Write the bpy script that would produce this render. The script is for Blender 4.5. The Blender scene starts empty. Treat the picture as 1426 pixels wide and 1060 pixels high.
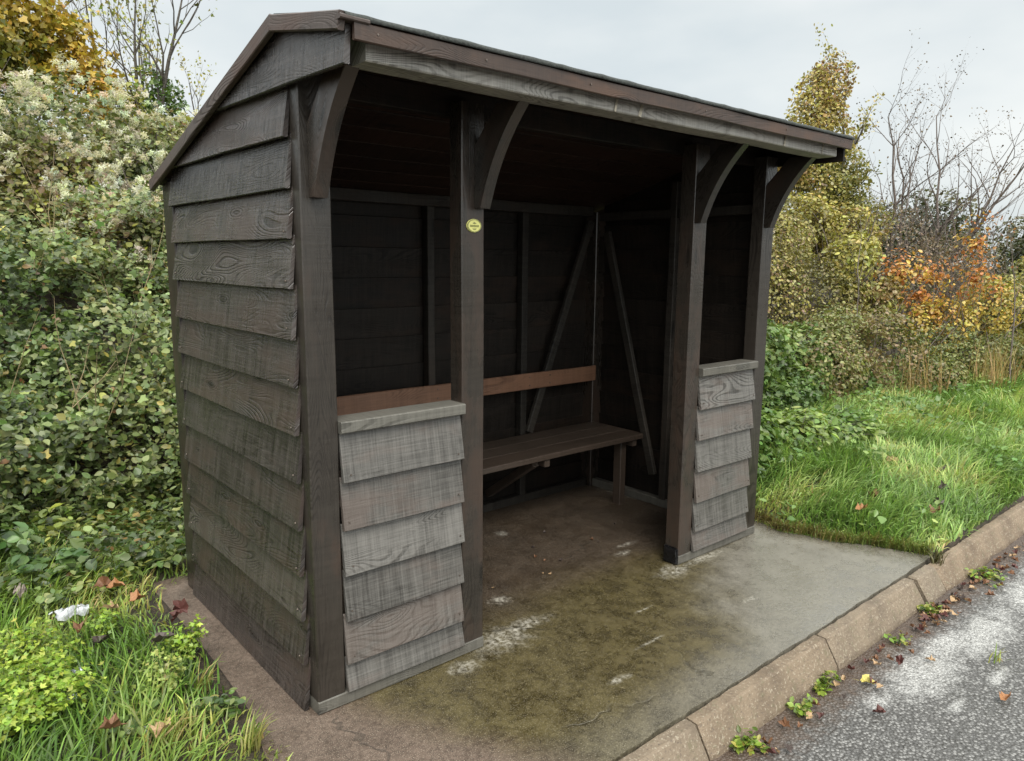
import bpy, bmesh, math, random
import numpy as np
from mathutils import Vector, Matrix

random.seed(7)
RNG = np.random.default_rng(11)
SC = bpy.context.scene
COL = SC.collection
PI = math.pi

# ------------------------------------------------------------------ helpers
def tag(o, label=None, cat=None, group=None, kind=None):
    if label: o['label'] = label
    if cat: o['category'] = cat
    if group: o['group'] = group
    if kind: o['kind'] = kind
    return o

def empty(name, loc, label, cat, group=None):
    o = bpy.data.objects.new(name, None)
    COL.objects.link(o)
    o.location = loc
    o.empty_display_size = 0.1
    return tag(o, label, cat, group)

def link_mesh(name, me, mat, parent=None, world=True):
    o = bpy.data.objects.new(name, me)
    COL.objects.link(o)
    if mat is not None and not me.materials:
        me.materials.append(mat)
    if parent is not None:
        o.parent = parent
        if world:                      # the mesh is written in world coordinates
            o.matrix_parent_inverse = world_of(parent).inverted()
    return o

def world_of(o):
    m = o.matrix_basis.copy()
    if o.parent is not None:
        m = world_of(o.parent) @ o.matrix_parent_inverse @ m
    return m

def bm_obj(name, bm, mat, parent=None):
    bmesh.ops.recalc_face_normals(bm, faces=bm.faces[:])
    me = bpy.data.meshes.new(name)
    bm.to_mesh(me)
    bm.free()
    return link_mesh(name, me, mat, parent)

def np_mesh(name, V, F, mat, tint=None, parent=None, smooth=False):
    """V (n,3); F (m,k) all the same k"""
    me = bpy.data.meshes.new(name)
    n, (m, k) = len(V), F.shape
    me.vertices.add(n)
    me.vertices.foreach_set('co', np.ascontiguousarray(V, dtype=np.float32).ravel())
    me.loops.add(m * k)
    me.loops.foreach_set('vertex_index', np.ascontiguousarray(F, dtype=np.int32).ravel())
    me.polygons.add(m)
    me.polygons.foreach_set('loop_start', np.arange(0, m * k, k, dtype=np.int32))
    if smooth:
        me.polygons.foreach_set('use_smooth', np.ones(m, dtype=bool))
    if tint is not None:
        a = me.attributes.new('tint', 'FLOAT_COLOR', 'POINT')
        c = np.ones((n, 4), dtype=np.float32)
        c[:, :3] = tint
        a.data.foreach_set('color', c.ravel())
    me.update(calc_edges=True)
    return link_mesh(name, me, mat, parent)

# ---- vectorised value noise
def _h(ix, iy, iz):
    n = (ix * 374761393 + iy * 668265263 + iz * 2147483647 // 7 + 1013904223) & 0xffffffff
    n = ((n ^ (n >> 13)) * 1274126177) & 0xffffffff
    n = (n ^ (n >> 16)) & 0xffff
    return n / 65535.0

def vnoise(P, s, off=0):
    P = np.asarray(P, dtype=float) * s + off * 17.31 + 1000.0
    i = np.floor(P).astype(np.int64)
    f = P - i
    f = f * f * (3 - 2 * f)
    r = 0
    for a in (0, 1):
        for b in (0, 1):
            for c in (0, 1):
                w = (f[:, 0] if a else 1 - f[:, 0]) * (f[:, 1] if b else 1 - f[:, 1]) * (f[:, 2] if c else 1 - f[:, 2])
                r = r + w * _h(i[:, 0] + a, i[:, 1] + b, i[:, 2] + c)
    return r

def sstep(a, b, x):
    t = np.clip((x - a) / (b - a), 0, 1)
    return t * t * (3 - 2 * t)

# ------------------------------------------------------------------ node helpers
class NT:
    def __init__(s, name):
        s.m = bpy.data.materials.new(name)
        s.m.use_nodes = True
        s.t = s.m.node_tree
        s.bsdf = s.t.nodes['Principled BSDF']
        s.out = s.t.nodes['Material Output']
    def n(s, typ, **kw):
        nd = s.t.nodes.new(typ)
        for k, v in kw.items():
            setattr(nd, k, v)
        return nd
    def set(s, sock, v):
        if isinstance(v, bpy.types.NodeSocket):
            s.t.links.new(v, sock)
        elif v is not None:
            if hasattr(sock, 'default_value'):
                if isinstance(v, (tuple, list)) and len(v) == 3 and sock.type == 'RGBA':
                    v = (*v, 1)
                sock.default_value = v
    def math(s, op, a, b=None, c=None, clamp=False):
        nd = s.n('ShaderNodeMath', operation=op, use_clamp=clamp)
        for i, v in enumerate((a, b, c)):
            if v is not None: s.set(nd.inputs[i], v)
        return nd.outputs[0]
    def vmath(s, op, a, b=None):
        nd = s.n('ShaderNodeVectorMath', operation=op)
        s.set(nd.inputs[0], a)
        if b is not None: s.set(nd.inputs[1], b)
        return nd.outputs['Value'] if op in ('LENGTH', 'DISTANCE', 'DOT_PRODUCT') else nd.outputs[0]
    def mix(s, f, a, b, bt='MIX'):
        nd = s.n('ShaderNodeMix', data_type='RGBA', blend_type=bt)
        s.set(nd.inputs[0], f); s.set(nd.inputs[6], a); s.set(nd.inputs[7], b)
        return nd.outputs[2]
    def noise(s, vec, scale, detail=2, rough=.5, dist=0., col=False):
        nd = s.n('ShaderNodeTexNoise')
        s.set(nd.inputs['Vector'], vec)
        nd.inputs['Scale'].default_value = scale
        nd.inputs['Detail'].default_value = detail
        nd.inputs['Roughness'].default_value = rough
        nd.inputs['Distortion'].default_value = dist
        return nd.outputs['Color'] if col else nd.outputs[0]
    def vor(s, vec, scale, feature='F1', out=0, rnd=1.0):
        nd = s.n('ShaderNodeTexVoronoi', feature=feature)
        s.set(nd.inputs['Vector'], vec)
        nd.inputs['Scale'].default_value = scale
        nd.inputs['Randomness'].default_value = rnd
        return nd.outputs[out]
    def rng(s, v, a, b, c=0., d=1., mode='SMOOTHSTEP'):
        nd = s.n('ShaderNodeMapRange', interpolation_type=mode)
        s.set(nd.inputs[0], v)
        for i, q in enumerate((a, b, c, d)): s.set(nd.inputs[i + 1], q)
        return nd.outputs[0]
    def bump(s, h, strength, dist=.01, nrm=None):
        nd = s.n('ShaderNodeBump')
        nd.inputs['Strength'].default_value = strength
        nd.inputs['Distance'].default_value = dist
        s.set(nd.inputs['Height'], h)
        if nrm is not None: s.set(nd.inputs['Normal'], nrm)
        return nd.outputs[0]
    def xyz(s, x, y, z):
        nd = s.n('ShaderNodeCombineXYZ')
        for i, v in enumerate((x, y, z)): s.set(nd.inputs[i], v)
        return nd.outputs[0]
    def sep(s, v):
        nd = s.n('ShaderNodeSeparateXYZ'); s.set(nd.inputs[0], v)
        return nd.outputs
    def obj(s):
        return s.n('ShaderNodeTexCoord').outputs['Object']
    def attr(s, name, out='Vector'):
        return s.n('ShaderNodeAttribute', attribute_name=name).outputs[out]
    def fin(s, base=None, rough=None, nrm=None, spec=None):
        s.set(s.bsdf.inputs['Base Color'], base)
        s.set(s.bsdf.inputs['Roughness'], rough)
        if nrm is not None: s.set(s.bsdf.inputs['Normal'], nrm)
        if spec is not None: s.bsdf.inputs['Specular IOR Level'].default_value = spec
        return s.m

# ------------------------------------------------------------------ materials
def wood(name, dark, light, brown, rough=(.38, .6), brown_amt=.35, saw=1.0, spec=.5, bump=.55, stw=None):
    """stained timber: coordinates are stored per plank as (along, across, seed) in metres"""
    t = NT(name)
    v = t.attr('wood')
    a, w, sd = t.sep(v)
    sd9 = t.math('MULTIPLY', sd, 9.17)
    wn = t.n('ShaderNodeTexWhiteNoise', noise_dimensions='1D'); t.set(wn.inputs['W'], sd)
    per = wn.outputs[0]
    per2 = t.sep(wn.outputs[1])[1]
    g = t.noise(t.xyz(t.math('MULTIPLY', a, 1.5), t.math('MULTIPLY', w, 7.0), sd9), 1, 1.2, .4, .5)
    rings = t.rng(t.math('SINE', t.math('MULTIPLY', g, 230.0)), .0, .95)
    kn = t.vor(t.xyz(t.math('MULTIPLY', a, 2.3), t.math('MULTIPLY', w, 9), sd9), 1, 'F1')
    knot = t.rng(kn, .05, .15, 1, 0)
    kring = t.rng(t.math('SINE', t.math('MULTIPLY', kn, 120.0)), -.1, .9)
    near = t.rng(kn, .10, .32, 1, 0)
    amp = t.math('MULTIPLY', t.rng(t.noise(t.xyz(t.math('MULTIPLY', a, 2.1), t.math('MULTIPLY', w, 7), t.math('ADD', sd9, 1.7)), 1, 2, .5), .40, .66), t.rng(per2, .1, .9, .25, 1.0))
    has = t.rng(per, .35, .55)
    near = t.math('MULTIPLY', near, has); knot = t.math('MULTIPLY', knot, has)
    ringk = t.math('MULTIPLY', t.mix(near, rings, kring), t.math('MAXIMUM', amp, t.math('MULTIPLY', near, .8)))
    fib = t.noise(t.xyz(t.math('MULTIPLY', a, 5), t.math('MULTIPLY', w, 190), sd9), 1, 2, .6)
    sawn = t.noise(t.xyz(t.math('MULTIPLY', a, 165), t.math('MULTIPLY', w, 4.0), sd9), 1, 3, .65)
    blot = t.noise(t.xyz(t.math('MULTIPLY', a, 3.2), t.math('MULTIPLY', w, 7), t.math('ADD', sd9, 3.3)), 1, 4, .65)
    streak = t.noise(t.xyz(t.math('MULTIPLY', a, 46), t.math('MULTIPLY', w, 3.5), t.math('ADD', sd9, 7.7)), 1, 4, .7)
    stw = stw if stw is not None else (.80 if saw > .6 else .5)
    f = t.math('ADD', t.math('MULTIPLY', fib, .50), t.math('MULTIPLY', sawn, .50 * saw))
    f = t.math('ADD', f, t.math('MULTIPLY', streak, stw))
    f = t.math('ADD', f, t.math('MULTIPLY', blot, .45))
    f = t.math('ADD', f, t.math('MULTIPLY', per2, .30))
    f = t.math('SUBTRACT', f, t.math('MULTIPLY', ringk, .33))
    mid_ = (.50 + .50 * saw + stw + .45 + .30) * .5 - .06
    f = t.rng(f, mid_ - .27, mid_ + .27, mode='LINEAR')
    c = t.mix(f, dark, light)
    bf = t.math('MULTIPLY', t.rng(t.math('ADD', blot, t.math('MULTIPLY', t.math('SUBTRACT', per, .5), .22)), .46, .68), brown_amt)
    c = t.mix(bf, c, brown)
    c = t.mix(t.math('MULTIPLY', knot, .8), c, tuple(q * .45 for q in dark))
    r = t.rng(t.math('ADD', blot, t.math('MULTIPLY', ringk, .25)), .3, .8, rough[0], rough[1], 'LINEAR')
    h = t.math('ADD', t.math('MULTIPLY', ringk, -.75), t.math('MULTIPLY', fib, .45))
    h = t.math('ADD', h, t.math('MULTIPLY', sawn, .9 * saw))
    h = t.math('ADD', h, t.math('MULTIPLY', streak, .8 * saw))
    h = t.math('ADD', h, t.math('MULTIPLY', blot, .8))
    nrm = t.bump(h, bump, .0024)
    return t.fin(c, r, nrm, spec)

M = {}
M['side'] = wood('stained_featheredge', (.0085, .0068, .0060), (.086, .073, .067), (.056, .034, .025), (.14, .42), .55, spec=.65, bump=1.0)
M['front'] = wood('weathered_featheredge', (.034, .031, .027), (.164, .155, .142), (.100, .068, .054), (.34, .58), .5, saw=1.1, bump=.7, stw=.6)
M['post'] = wood('stained_post', (.0155, .0125, .0100), (.042, .0355, .0290), (.056, .033, .023), (.22, .40), .5, saw=.35, bump=.35)
M['sill'] = wood('weathered_sill', (.062, .058, .049), (.135, .128, .110), (.09, .075, .055), (.45, .65), .2)
M['beam'] = wood('weathered_beam', (.15, .14, .125), (.42, .395, .355), (.24, .19, .15), (.45, .7), .2, saw=1.3, stw=.5)
M['brown'] = wood('brown_trim', (.026, .017, .013), (.060, .038, .028), (.105, .054, .032), (.4, .6), .5, saw=.5)
M['barge'] = wood('bargeboard', (.036, .025, .020), (.084, .062, .052), (.090, .047, .034), (.42, .62), .5, saw=.7)
M['inner_shaded'] = wood('shaded_inside_board', (.005, .004, .0032), (.022, .0172, .0135), (.030, .018, .012), (.5, .7), .5, spec=.22)  # cladding timber darkened, the interior's shade put into the colour
M['stud'] = wood('stud_timber', (.012, .0105, .009), (.042, .037, .031), (.04, .026, .018), (.45, .65), .4, spec=.25)
M['soffit'] = wood('soffit_board', (.013, .0075, .0055), (.042, .023, .016), (.040, .019, .013), (.5, .7), .4, spec=.2)
M['rail'] = wood('bench_rail', (.105, .050, .028), (.240, .125, .075), (.21, .10, .055), (.45, .65), .5, saw=.5)
M['seat'] = wood('bench_seat', (.030, .022, .016), (.078, .058, .045), (.055, .036, .026), (.33, .5), .35, saw=.4)

def plain(name, col, rough=.5, metal=0., var=.2, scale=40, bump=0):
    t = NT(name)
    n = t.noise(t.obj(), scale, 3, .6)
    c = t.mix(t.rng(n, .3, .7), tuple(q * (1 - var) for q in col), tuple(q * (1 + var) for q in col))
    t.bsdf.inputs['Metallic'].default_value = metal
    return t.fin(c, rough, t.bump(n, bump, .003) if bump else None)

M['nick'] = plain('scraped_wood', (.42, .37, .29), .6, 0, .35, 60, .4)
M['screw'] = plain('screw_steel', (.16, .13, .11), .4, .7)
M['bright_screw'] = plain('bright_screw_steel', (.42, .38, .33), .35, .8)
M['felt'] = plain('roof_felt', (.030, .034, .030), .8, 0, .5, 120, .6)
M['plaque'] = plain('plaque_enamel', (.68, .66, .22), .3, 0, .05)
M['plaque_ink'] = plain('plaque_ink', (.13, .14, .05), .45)
M['black'] = plain('black_plastic', (.008, .008, .009), .22, 0, .3, 60, .4)

def leafmat(name, trans=.3, rough=.42, spec=.45):
    t = NT(name)
    c = t.attr('tint', 'Color')
    t.fin(c, rough, None, spec)
    tr = t.n('ShaderNodeBsdfTranslucent')
    t.set(tr.inputs['Color'], t.mix(1.0, c, (1.15, 1.2, .75), 'MULTIPLY'))
    mx = t.n('ShaderNodeMixShader'); mx.inputs[0].default_value = trans
    t.t.links.new(t.bsdf.outputs[0], mx.inputs[1]); t.t.links.new(tr.outputs[0], mx.inputs[2])
    t.t.links.new(mx.outputs[0], t.out.inputs['Surface'])
    return t.m
M['leaf'] = leafmat('leaf', .3, .36, .5)
M['grass'] = leafmat('grass_blade', .35, .4, .4)
M['fluff'] = leafmat('seed_fluff', .45, .9, .1)

def bark(name, a, b, scale=30):
    t = NT(name)
    n = t.noise(t.obj(), scale, 4, .65)
    c = t.mix(t.rng(n, .3, .7), a, b)
    return t.fin(c, .85, t.bump(n, .5, .01))
M['bark'] = bark('bark_grey', (.045, .038, .030), (.13, .115, .095))
M['twig'] = bark('twig_dark', (.065, .052, .045), (.17, .135, .115), 60)
M['straw'] = bark('straw', (.28, .21, .11), (.45, .36, .21), 60)

# ------------------------------------------------------------------ ground
def hground(x, y):
    x = np.asarray(x, float); y = np.asarray(y, float)
    P = np.stack([x.ravel(), y.ravel(), np.zeros(x.size)], 1)
    n1 = vnoise(P, 1.3).reshape(x.shape); n2 = vnoise(P, .35, 3).reshape(x.shape)
    h = .012 + .05 * (n1 - .35)
    tr = sstep(2.0, 7.0, x)
    foot = 2.6 * (1 - tr) + 1.1 * tr
    slope = .62 * (1 - tr) + .16 * tr
    u = np.clip(y - foot, 0, None)
    up = slope * (4.4 * (1 - np.exp(-u / 4.4)) * 1.25)
    up = np.minimum(up, slope * 5.2)
    h = h + up + (n2 - .5) * .35 * sstep(0, 1.5, u)
    h = h + .09 * sstep(-.8, 1.2, y) * sstep(3.0, 4.2, x)
    slab = sstep(-.165, -.125, x) * (1 - sstep(2.95, 3.2, x)) * (1 - sstep(1.36, 1.55, y))
    h = h * (1 - slab) + (-.06) * slab
    road = 1 - sstep(-.812, -.790, y)
    h = h * (1 - road) - .17 * road
    return h

def axis(lo, hi, a, b, step, far):
    mid = np.arange(a, b + 1e-6, step)
    l = [a - step * (1.35 ** k) * 1.5 for k in range(1, 24)]
    r = [b + step * (1.35 ** k) * 1.5 for k in range(1, 24)]
    l = [q for q in l if q > lo][::-1]; r = [q for q in r if q < hi]
    return np.array([lo] + l + list(mid) + r + [hi])
gx = axis(-180, 220, -3.5, 15, .11, 0); gy = axis(-180, 220, -1.2, 9, .11, 0)
gx = np.unique(np.concatenate([gx, [-.17, -.15, -.13]])); gy = np.unique(np.concatenate([gy, [-.815, -.80, -.788]]))
X, Y = np.meshgrid(gx, gy)
Z = hground(X, Y)
V = np.stack([X.ravel(), Y.ravel(), Z.ravel()], 1)
nx_, ny_ = len(gx), len(gy)
idx = np.arange(nx_ * ny_).reshape(ny_, nx_)
F = np.stack([idx[:-1, :-1].ravel(), idx[:-1, 1:].ravel(), idx[1:, 1:].ravel(), idx[1:, :-1].ravel()], 1)
t = NT('soil')
ob = t.obj()
n = t.noise(ob, 9, 5, .65); n2 = t.noise(ob, 60, 3, .6); n3 = t.noise(ob, 1.1, 3)
c = t.mix(t.rng(n, .35, .65), (.020, .014, .009), (.055, .040, .026))
c = t.mix(t.math('MULTIPLY', t.rng(n3, .45, .65), .5), c, (.035, .042, .015))
c = t.mix(t.rng(n2, .62, .72), c, (.11, .075, .04))
M['soil'] = t.fin(c, .9, t.bump(t.math('ADD', n, n2), .8, .03))
tag(np_mesh('ground', V, F, M['soil'], smooth=True), kind='structure')

# ---- pavement slab (concrete base the shelter stands on)
def slab_left(y):
    return -.215 + .015 * math.sin(y * 4.1) + .012 * math.sin(y * 11 + 1)
def slab_right(y):
    pts = [(-.785, 3.09), (-.6, 3.05), (-.4, 2.93), (-.1, 2.82), (.15, 2.86), (.6, 2.86), (1.5, 2.86)]
    for (y0, x0), (y1, x1) in zip(pts, pts[1:]):
        if y <= y1:
            return x0 + (x1 - x0) * max(0, (y - y0) / (y1 - y0)) + .012 * math.sin(y * 23)
    return 2.86
bm = bmesh.new()
rows = []
ys = np.linspace(-.7875, 1.45, 60)
for y in ys:
    xl, xr = slab_left(y), slab_right(y)
    r = []
    yy = y + 0.0
    for k in range(71):
        x = xl + (xr - xl) * k / 70
        e = yy
        if y == ys[0]:
            e = yy + .003 + .002 * math.sin(x * 9) + .0022 * math.sin(x * 31 + 1) + .0015 * math.sin(x * 77)
        r.append(bm.verts.new((x, e, 0)))
    rows.append(r)
for a, b in zip(rows, rows[1:]):
    for k in range(70):
        bm.faces.new((a[k], a[k + 1], b[k + 1], b[k]))
ed = [e for e in bm.edges if e.is_boundary]
ex = bmesh.ops.extrude_edge_only(bm, edges=ed)
for v in [g for g in ex['geom'] if isinstance(g, bmesh.types.BMVert)]:
    v.co.z -= .12
t = NT('wet_concrete')
ob = t.obj()
x, y, z = t.sep(ob)
big = t.noise(ob, 1.6, 4, .6); mid = t.noise(ob, 7, 5, .65); fine = t.noise(ob, 60, 4, .7); grit = t.noise(ob, 260, 2, .6)
wob = t.math('MULTIPLY', t.math('SUBTRACT', big, .5), 1.3)
wob2 = t.math('MULTIPLY', t.math('SUBTRACT', mid, .5), .5)
wv = t.math('ADD', wob, wob2)
sharp = t.noise(ob, 14, 8, .78)
palec = t.mix(t.rng(t.math('ADD', t.math('MULTIPLY', fine, .55), t.math('MULTIPLY', mid, .45)), .30, .68), (.105, .095, .075), (.205, .188, .152))
mossc = t.mix(t.rng(t.math('ADD', t.math('MULTIPLY', sharp, .35), t.math('ADD', t.math('MULTIPLY', mid, .30), t.math('MULTIPLY', fine, .35))), .36, .62), (.026, .020, .007), (.098, .078, .031))
mossc = t.mix(t.math('MULTIPLY', t.rng(t.noise(ob, 40, 6, .8), .54, .68), .7), mossc, (.21, .175, .095))
soilc = t.mix(t.rng(t.math('ADD', t.math('MULTIPLY', fine, .6), t.math('MULTIPLY', mid, .4)), .32, .66), (.050, .033, .023), (.150, .107, .080))
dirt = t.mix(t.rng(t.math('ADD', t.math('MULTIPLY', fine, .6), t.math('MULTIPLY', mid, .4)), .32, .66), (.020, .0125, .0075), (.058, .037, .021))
# sky reflection put into the colour: paler to the right; greyer along the kerb
skym = t.math('SUBTRACT', x, t.math('ADD', 1.72, t.math('MULTIPLY', t.math('ADD', y, .5), 1.15)))
skym = t.rng(t.math('ADD', skym, t.math('MULTIPLY', wv, .9)), -.22, .32)
kd = t.rng(t.math('ADD', y, t.math('MULTIPLY', wv, .25)), -.52, -.74)
kd = t.math('MULTIPLY', kd, t.rng(x, .5, 1.3, .35, .8))
c = t.mix(t.math('MAXIMUM', skym, kd), mossc, palec)
# earth trodden along the left side
sm = t.rng(t.math('ADD', x, t.math('ADD', t.math('MULTIPLY', wv, .22), t.math('MULTIPLY', t.math('MINIMUM', y, 0), .45))), .26, .04)
c = t.mix(sm, c, soilc)
# dirt carried inside
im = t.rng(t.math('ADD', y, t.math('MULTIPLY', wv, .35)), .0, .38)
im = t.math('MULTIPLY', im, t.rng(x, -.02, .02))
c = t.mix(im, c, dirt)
# pale spilt patches
def spot(px, py, r, sx=1., sy=1.):
    d = t.vmath('LENGTH', t.vmath('MULTIPLY', t.vmath('SUBTRACT', ob, (px, py, 0)), (sx, sy, 1)))
    d = t.math('ADD', d, t.math('MULTIPLY', t.math('SUBTRACT', t.noise(ob, 22, 4, .7), .5), r * 1.8))
    return t.rng(d, -r * .1, r * 1.1, 1, 0)
sp = None
for a in ((1.02, .27, .07, 1, 1.3), (.80, .0, .15, .8, 1.3), (.93, .03, .10, .5, 1.6), (1.90, -.03, .12, .8, 1.5), (1.87, .28, .07, 1, 2.2), (.56, -.07, .07, .7, 1.4),
          (2.15, -.02, .10, .5, 1.8), (2.66, 1.02, .13, 1.5, .5), (1.55, .9, .05, 1, 1), (1.98, .35, .05, .5, 2), (1.25, -.40, .028, .25, 2.6), (1.9, -.45, .03, .5, 1.3), (.95, -.50, .03, .4, 1.3), (1.45, -.2, .02, .3, 2)):
    q = spot(*a)
    sp = q if sp is None else t.math('MAXIMUM', sp, q)
spd = t.math('MULTIPLY', sp, t.rng(t.math('ADD', t.math('MULTIPLY', fine, .6), t.math('MULTIPLY', t.noise(ob, 30, 5, .75), .6)), .48, .74, .05, .85))
c = t.mix(spd, c, (.52, .49, .42))
c = t.mix(t.rng(grit, .56, .70), c, t.mix(.5, c, (.50, .44, .34)))
c = t.mix(t.math('MULTIPLY', t.rng(grit, .42, .30), .6), c, (.03, .024, .014))
c = t.mix(t.rng(t.noise(ob, 120, 2, .6), .62, .7), c, (.03, .024, .018))
# hairline cracks
cr = t.vor(t.vmath('ADD', ob, t.vmath('MULTIPLY', t.noise(ob, 5, 3, .6, col=True), (.25, .25, 0))), 1.15, 'DISTANCE_TO_EDGE')
crm = t.math('MULTIPLY', t.rng(cr, .003, .009, 1, 0), t.rng(t.noise(ob, 1.9, 2), .5, .6))
c = t.mix(t.math('MULTIPLY', crm, .4), c, (.02, .017, .012))
wet = t.rng(t.math('ADD', t.math('MULTIPLY', sharp, .6), t.math('ADD', t.math('MULTIPLY', mid, .4), t.math('MULTIPLY', big, .7))), .62, 1.05, .12, .45)
rough = t.math('ADD', wet, t.math('MULTIPLY', t.math('MAXIMUM', sm, im), .35), clamp=True)
hh = t.math('ADD', t.math('MULTIPLY', sharp, .22), t.math('ADD', t.math('MULTIPLY', fine, .40), t.math('MULTIPLY', grit, .22)))
hh = t.math('SUBTRACT', hh, t.math('MULTIPLY', crm, .5))
film = t.math('SUBTRACT', 1, t.math('MAXIMUM', sm, im))
film = t.math('MULTIPLY', film, t.rng(t.math('ADD', mid, big), .72, 1.08, 1, .25))
t.set(t.bsdf.inputs['Coat Weight'], film)
t.set(t.bsdf.inputs['Coat Roughness'], t.rng(t.math('ADD', t.math('MULTIPLY', fine, .4), t.math('MULTIPLY', mid, .6)), .35, .65, .05, .26))
t.bsdf.inputs['Coat IOR'].default_value = 1.62
t.set(t.bsdf.inputs['Coat Normal'], t.bump(t.math('ADD', fine, t.math('MULTIPLY', mid, .5)), .10, .01))
M['slab'] = t.fin(c, rough, t.bump(hh, .55, .010))
tag(bm_obj('pavement', bm, M['slab']), kind='structure')

# ---- road
gx = np.concatenate([[-120, -40, -10], np.arange(-3, 8, .06), [9, 12, 20, 50, 160]])
gy = np.concatenate([[-7.5, -5, -3.5], np.arange(-2.6, -.86, .06), [-.86]])
X, Y = np.meshgrid(gx, gy)
P = np.stack([X.ravel(), Y.ravel(), 0 * X.ravel()], 1)
Z = -.122 + .012 * (vnoise(P, 2.2) - .5) + .015 * sstep(-1.05, -.9, Y.ravel()) * vnoise(P, 6)
V = np.stack([X.ravel(), Y.ravel(), Z], 1)
idx = np.arange(len(V)).reshape(len(gy), len(gx))
F = np.stack([idx[:-1, :-1].ravel(), idx[:-1, 1:].ravel(), idx[1:, 1:].ravel(), idx[1:, :-1].ravel()], 1)
t = NT('asphalt')
ob = t.obj()
x, y, z = t.sep(ob)
v1 = t.n('ShaderNodeTexVoronoi', feature='F1'); t.set(v1.inputs['Vector'], ob); v1.inputs['Scale'].default_value = 85
stone = v1.outputs['Color']; dist = v1.outputs['Distance']
sv = t.sep(stone)[0]
n1 = t.noise(ob, 3, 4, .6); n2 = t.noise(ob, 25, 4, .7); n3 = t.noise(ob, 150, 2, .7)
c = t.mix(t.rng(sv, .25, .9), (.11, .106, .100), (.27, .262, .248))
c = t.mix(t.rng(dist, .35, .62), c, (.075, .071, .066))
c = t.mix(t.rng(t.noise(ob, 45, 5, .8), .55, .66), c, (.035, .032, .028))
c = t.mix(t.rng(n2, .5, .72), c, t.mix(.35, c, (.05, .045, .04)))
dbr = t.rng(t.math('ADD', y, t.math('MULTIPLY', t.math('SUBTRACT', n2, .5), .22)), -1.10, -.94)
c = t.mix(t.math('MULTIPLY', dbr, .9), c, t.mix(n2, (.035, .022, .015), (.115, .075, .05)))
def rspot(px, py, r, sx, sy):
    d = t.vmath('LENGTH', t.vmath('MULTIPLY', t.vmath('SUBTRACT', ob, (px, py, -.12)), (sx, sy, 0)))
    d = t.math('ADD', d, t.math('MULTIPLY', t.math('SUBTRACT', t.noise(ob, 16, 5, .75), .5), r * 2.2))
    return t.rng(d, r * .2, r, 1, 0)
sp = None
for a in ((2.12, -1.13, .20, .55, 1.3), (2.66, -1.17, .20, .45, 1.5), (2.4, -1.10, .13, .5, 1.4), (1.95, -1.30, .05, .6, 1.6), (3.4, -1.2, .22, .4, 1.3), (2.3, -1.34, .06, .5, 1.6), (1.75, -1.1, .07, .6, 1.2)):
    q = rspot(*a)
    sp = q if sp is None else t.math('MAXIMUM', sp, q)
c = t.mix(t.math('MULTIPLY', sp, t.rng(t.math('ADD', n3, t.math('MULTIPLY', n2, .6)), .52, 1.08, .04, .80)), c, (.62, .61, .58))
hh = t.math('ADD', t.math('MULTIPLY', t.math('SUBTRACT', 1, dist), .8), t.math('ADD', t.math('MULTIPLY', sv, .5), t.math('MULTIPLY', n3, .3)))
M['asphalt'] = t.fin(c, t.rng(n1, .35, .65, .32, .62), t.bump(hh, .9, .008))
tag(np_mesh('road', V, F, M['asphalt'], smooth=True), kind='structure')

# ---- kerb stones
t = NT('kerb_concrete')
ob = t.obj()
n1 = t.noise(ob, 5, 4, .6); n2 = t.noise(ob, 90, 3, .7); n3 = t.noise(ob, 22, 4, .7)
inf = t.n('ShaderNodeObjectInfo').outputs['Random']
c = t.mix(t.rng(n1, .3, .7), (.110, .076, .048), (.205, .150, .098))
c = t.mix(t.math('MULTIPLY', inf, .35), c, (.185, .165, .13))
c = t.mix(t.rng(n2, .55, .68), c, (.31, .265, .20))
c = t.mix(t.rng(n2, .42, .32), c, (.11, .085, .065))
c = t.mix(t.math('MULTIPLY', t.rng(n3, .55, .7), .6), c, (.12, .105, .06))
M['kerb'] = t.fin(c, .75, t.bump(t.math('ADD', n2, n3), .7, .006))
def kerb_mesh(L, seed):
    rnd = random.Random(seed)
    prof = [(0, -.010), (.008, 0), (.046, -.002), (.054, -.008), (.108, -.100), (.113, -.118), (.113, -.24), (0, -.24)]
    bm = bmesh.new()
    rings = []
    ns = 24
    for i in range(ns + 1):
        x = L * i / ns
        s = 0
        if i in (0, ns): s = .006
        ring = []
        for k, (yy, zz) in enumerate(prof):
            j = (rnd.random() - .5) * .0035 if zz > -.2 else 0
            ring.append(bm.verts.new((x, -yy + (s if k in (3, 4, 5) else 0) + j, zz - (s if k in (1, 2, 3) else 0) + j)))
        rings.append(ring)
    n = len(prof)
    for a, b in zip(rings, rings[1:]):
        for k in range(n):
            bm.faces.new((a[k], a[(k + 1) % n], b[(k + 1) % n], b[k]))
    bm.faces.new(rings[0]); bm.faces.new(rings[-1][::-1])
    bmesh.ops.recalc_face_normals(bm, faces=bm.faces[:])
    me = bpy.data.meshes.new('kerb_stone')
    bm.to_mesh(me); bm.free()
    me.materials.append(M['kerb'])
    return me
kx = [-.855, .045, .955, 1.845, 2.735, 2.965, 3.62, 4.52, 5.42, 6.32, 7.22]
klab = ['kerb stone left of the nearest one, cut off by the bottom picture edge',
        'tan kerb stone nearest the camera at the bottom edge of the photo',
        'tan kerb stone with bright weeds at its foot, between the two dark joints',
        'long pale kerb stone beside the pale grey concrete, ending by the soil clump',
        'very short kerb piece by the soil clump at the end of the concrete',
        'tilted kerb stone beside the grass just past the concrete',
        'kerb stone along the green verge, second beyond the concrete',
        'kerb stone along the green verge at the right photo edge',
        'kerb stone farther along the verge beyond the right edge',
        'kerb stone far along the verge, next to last']
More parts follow.
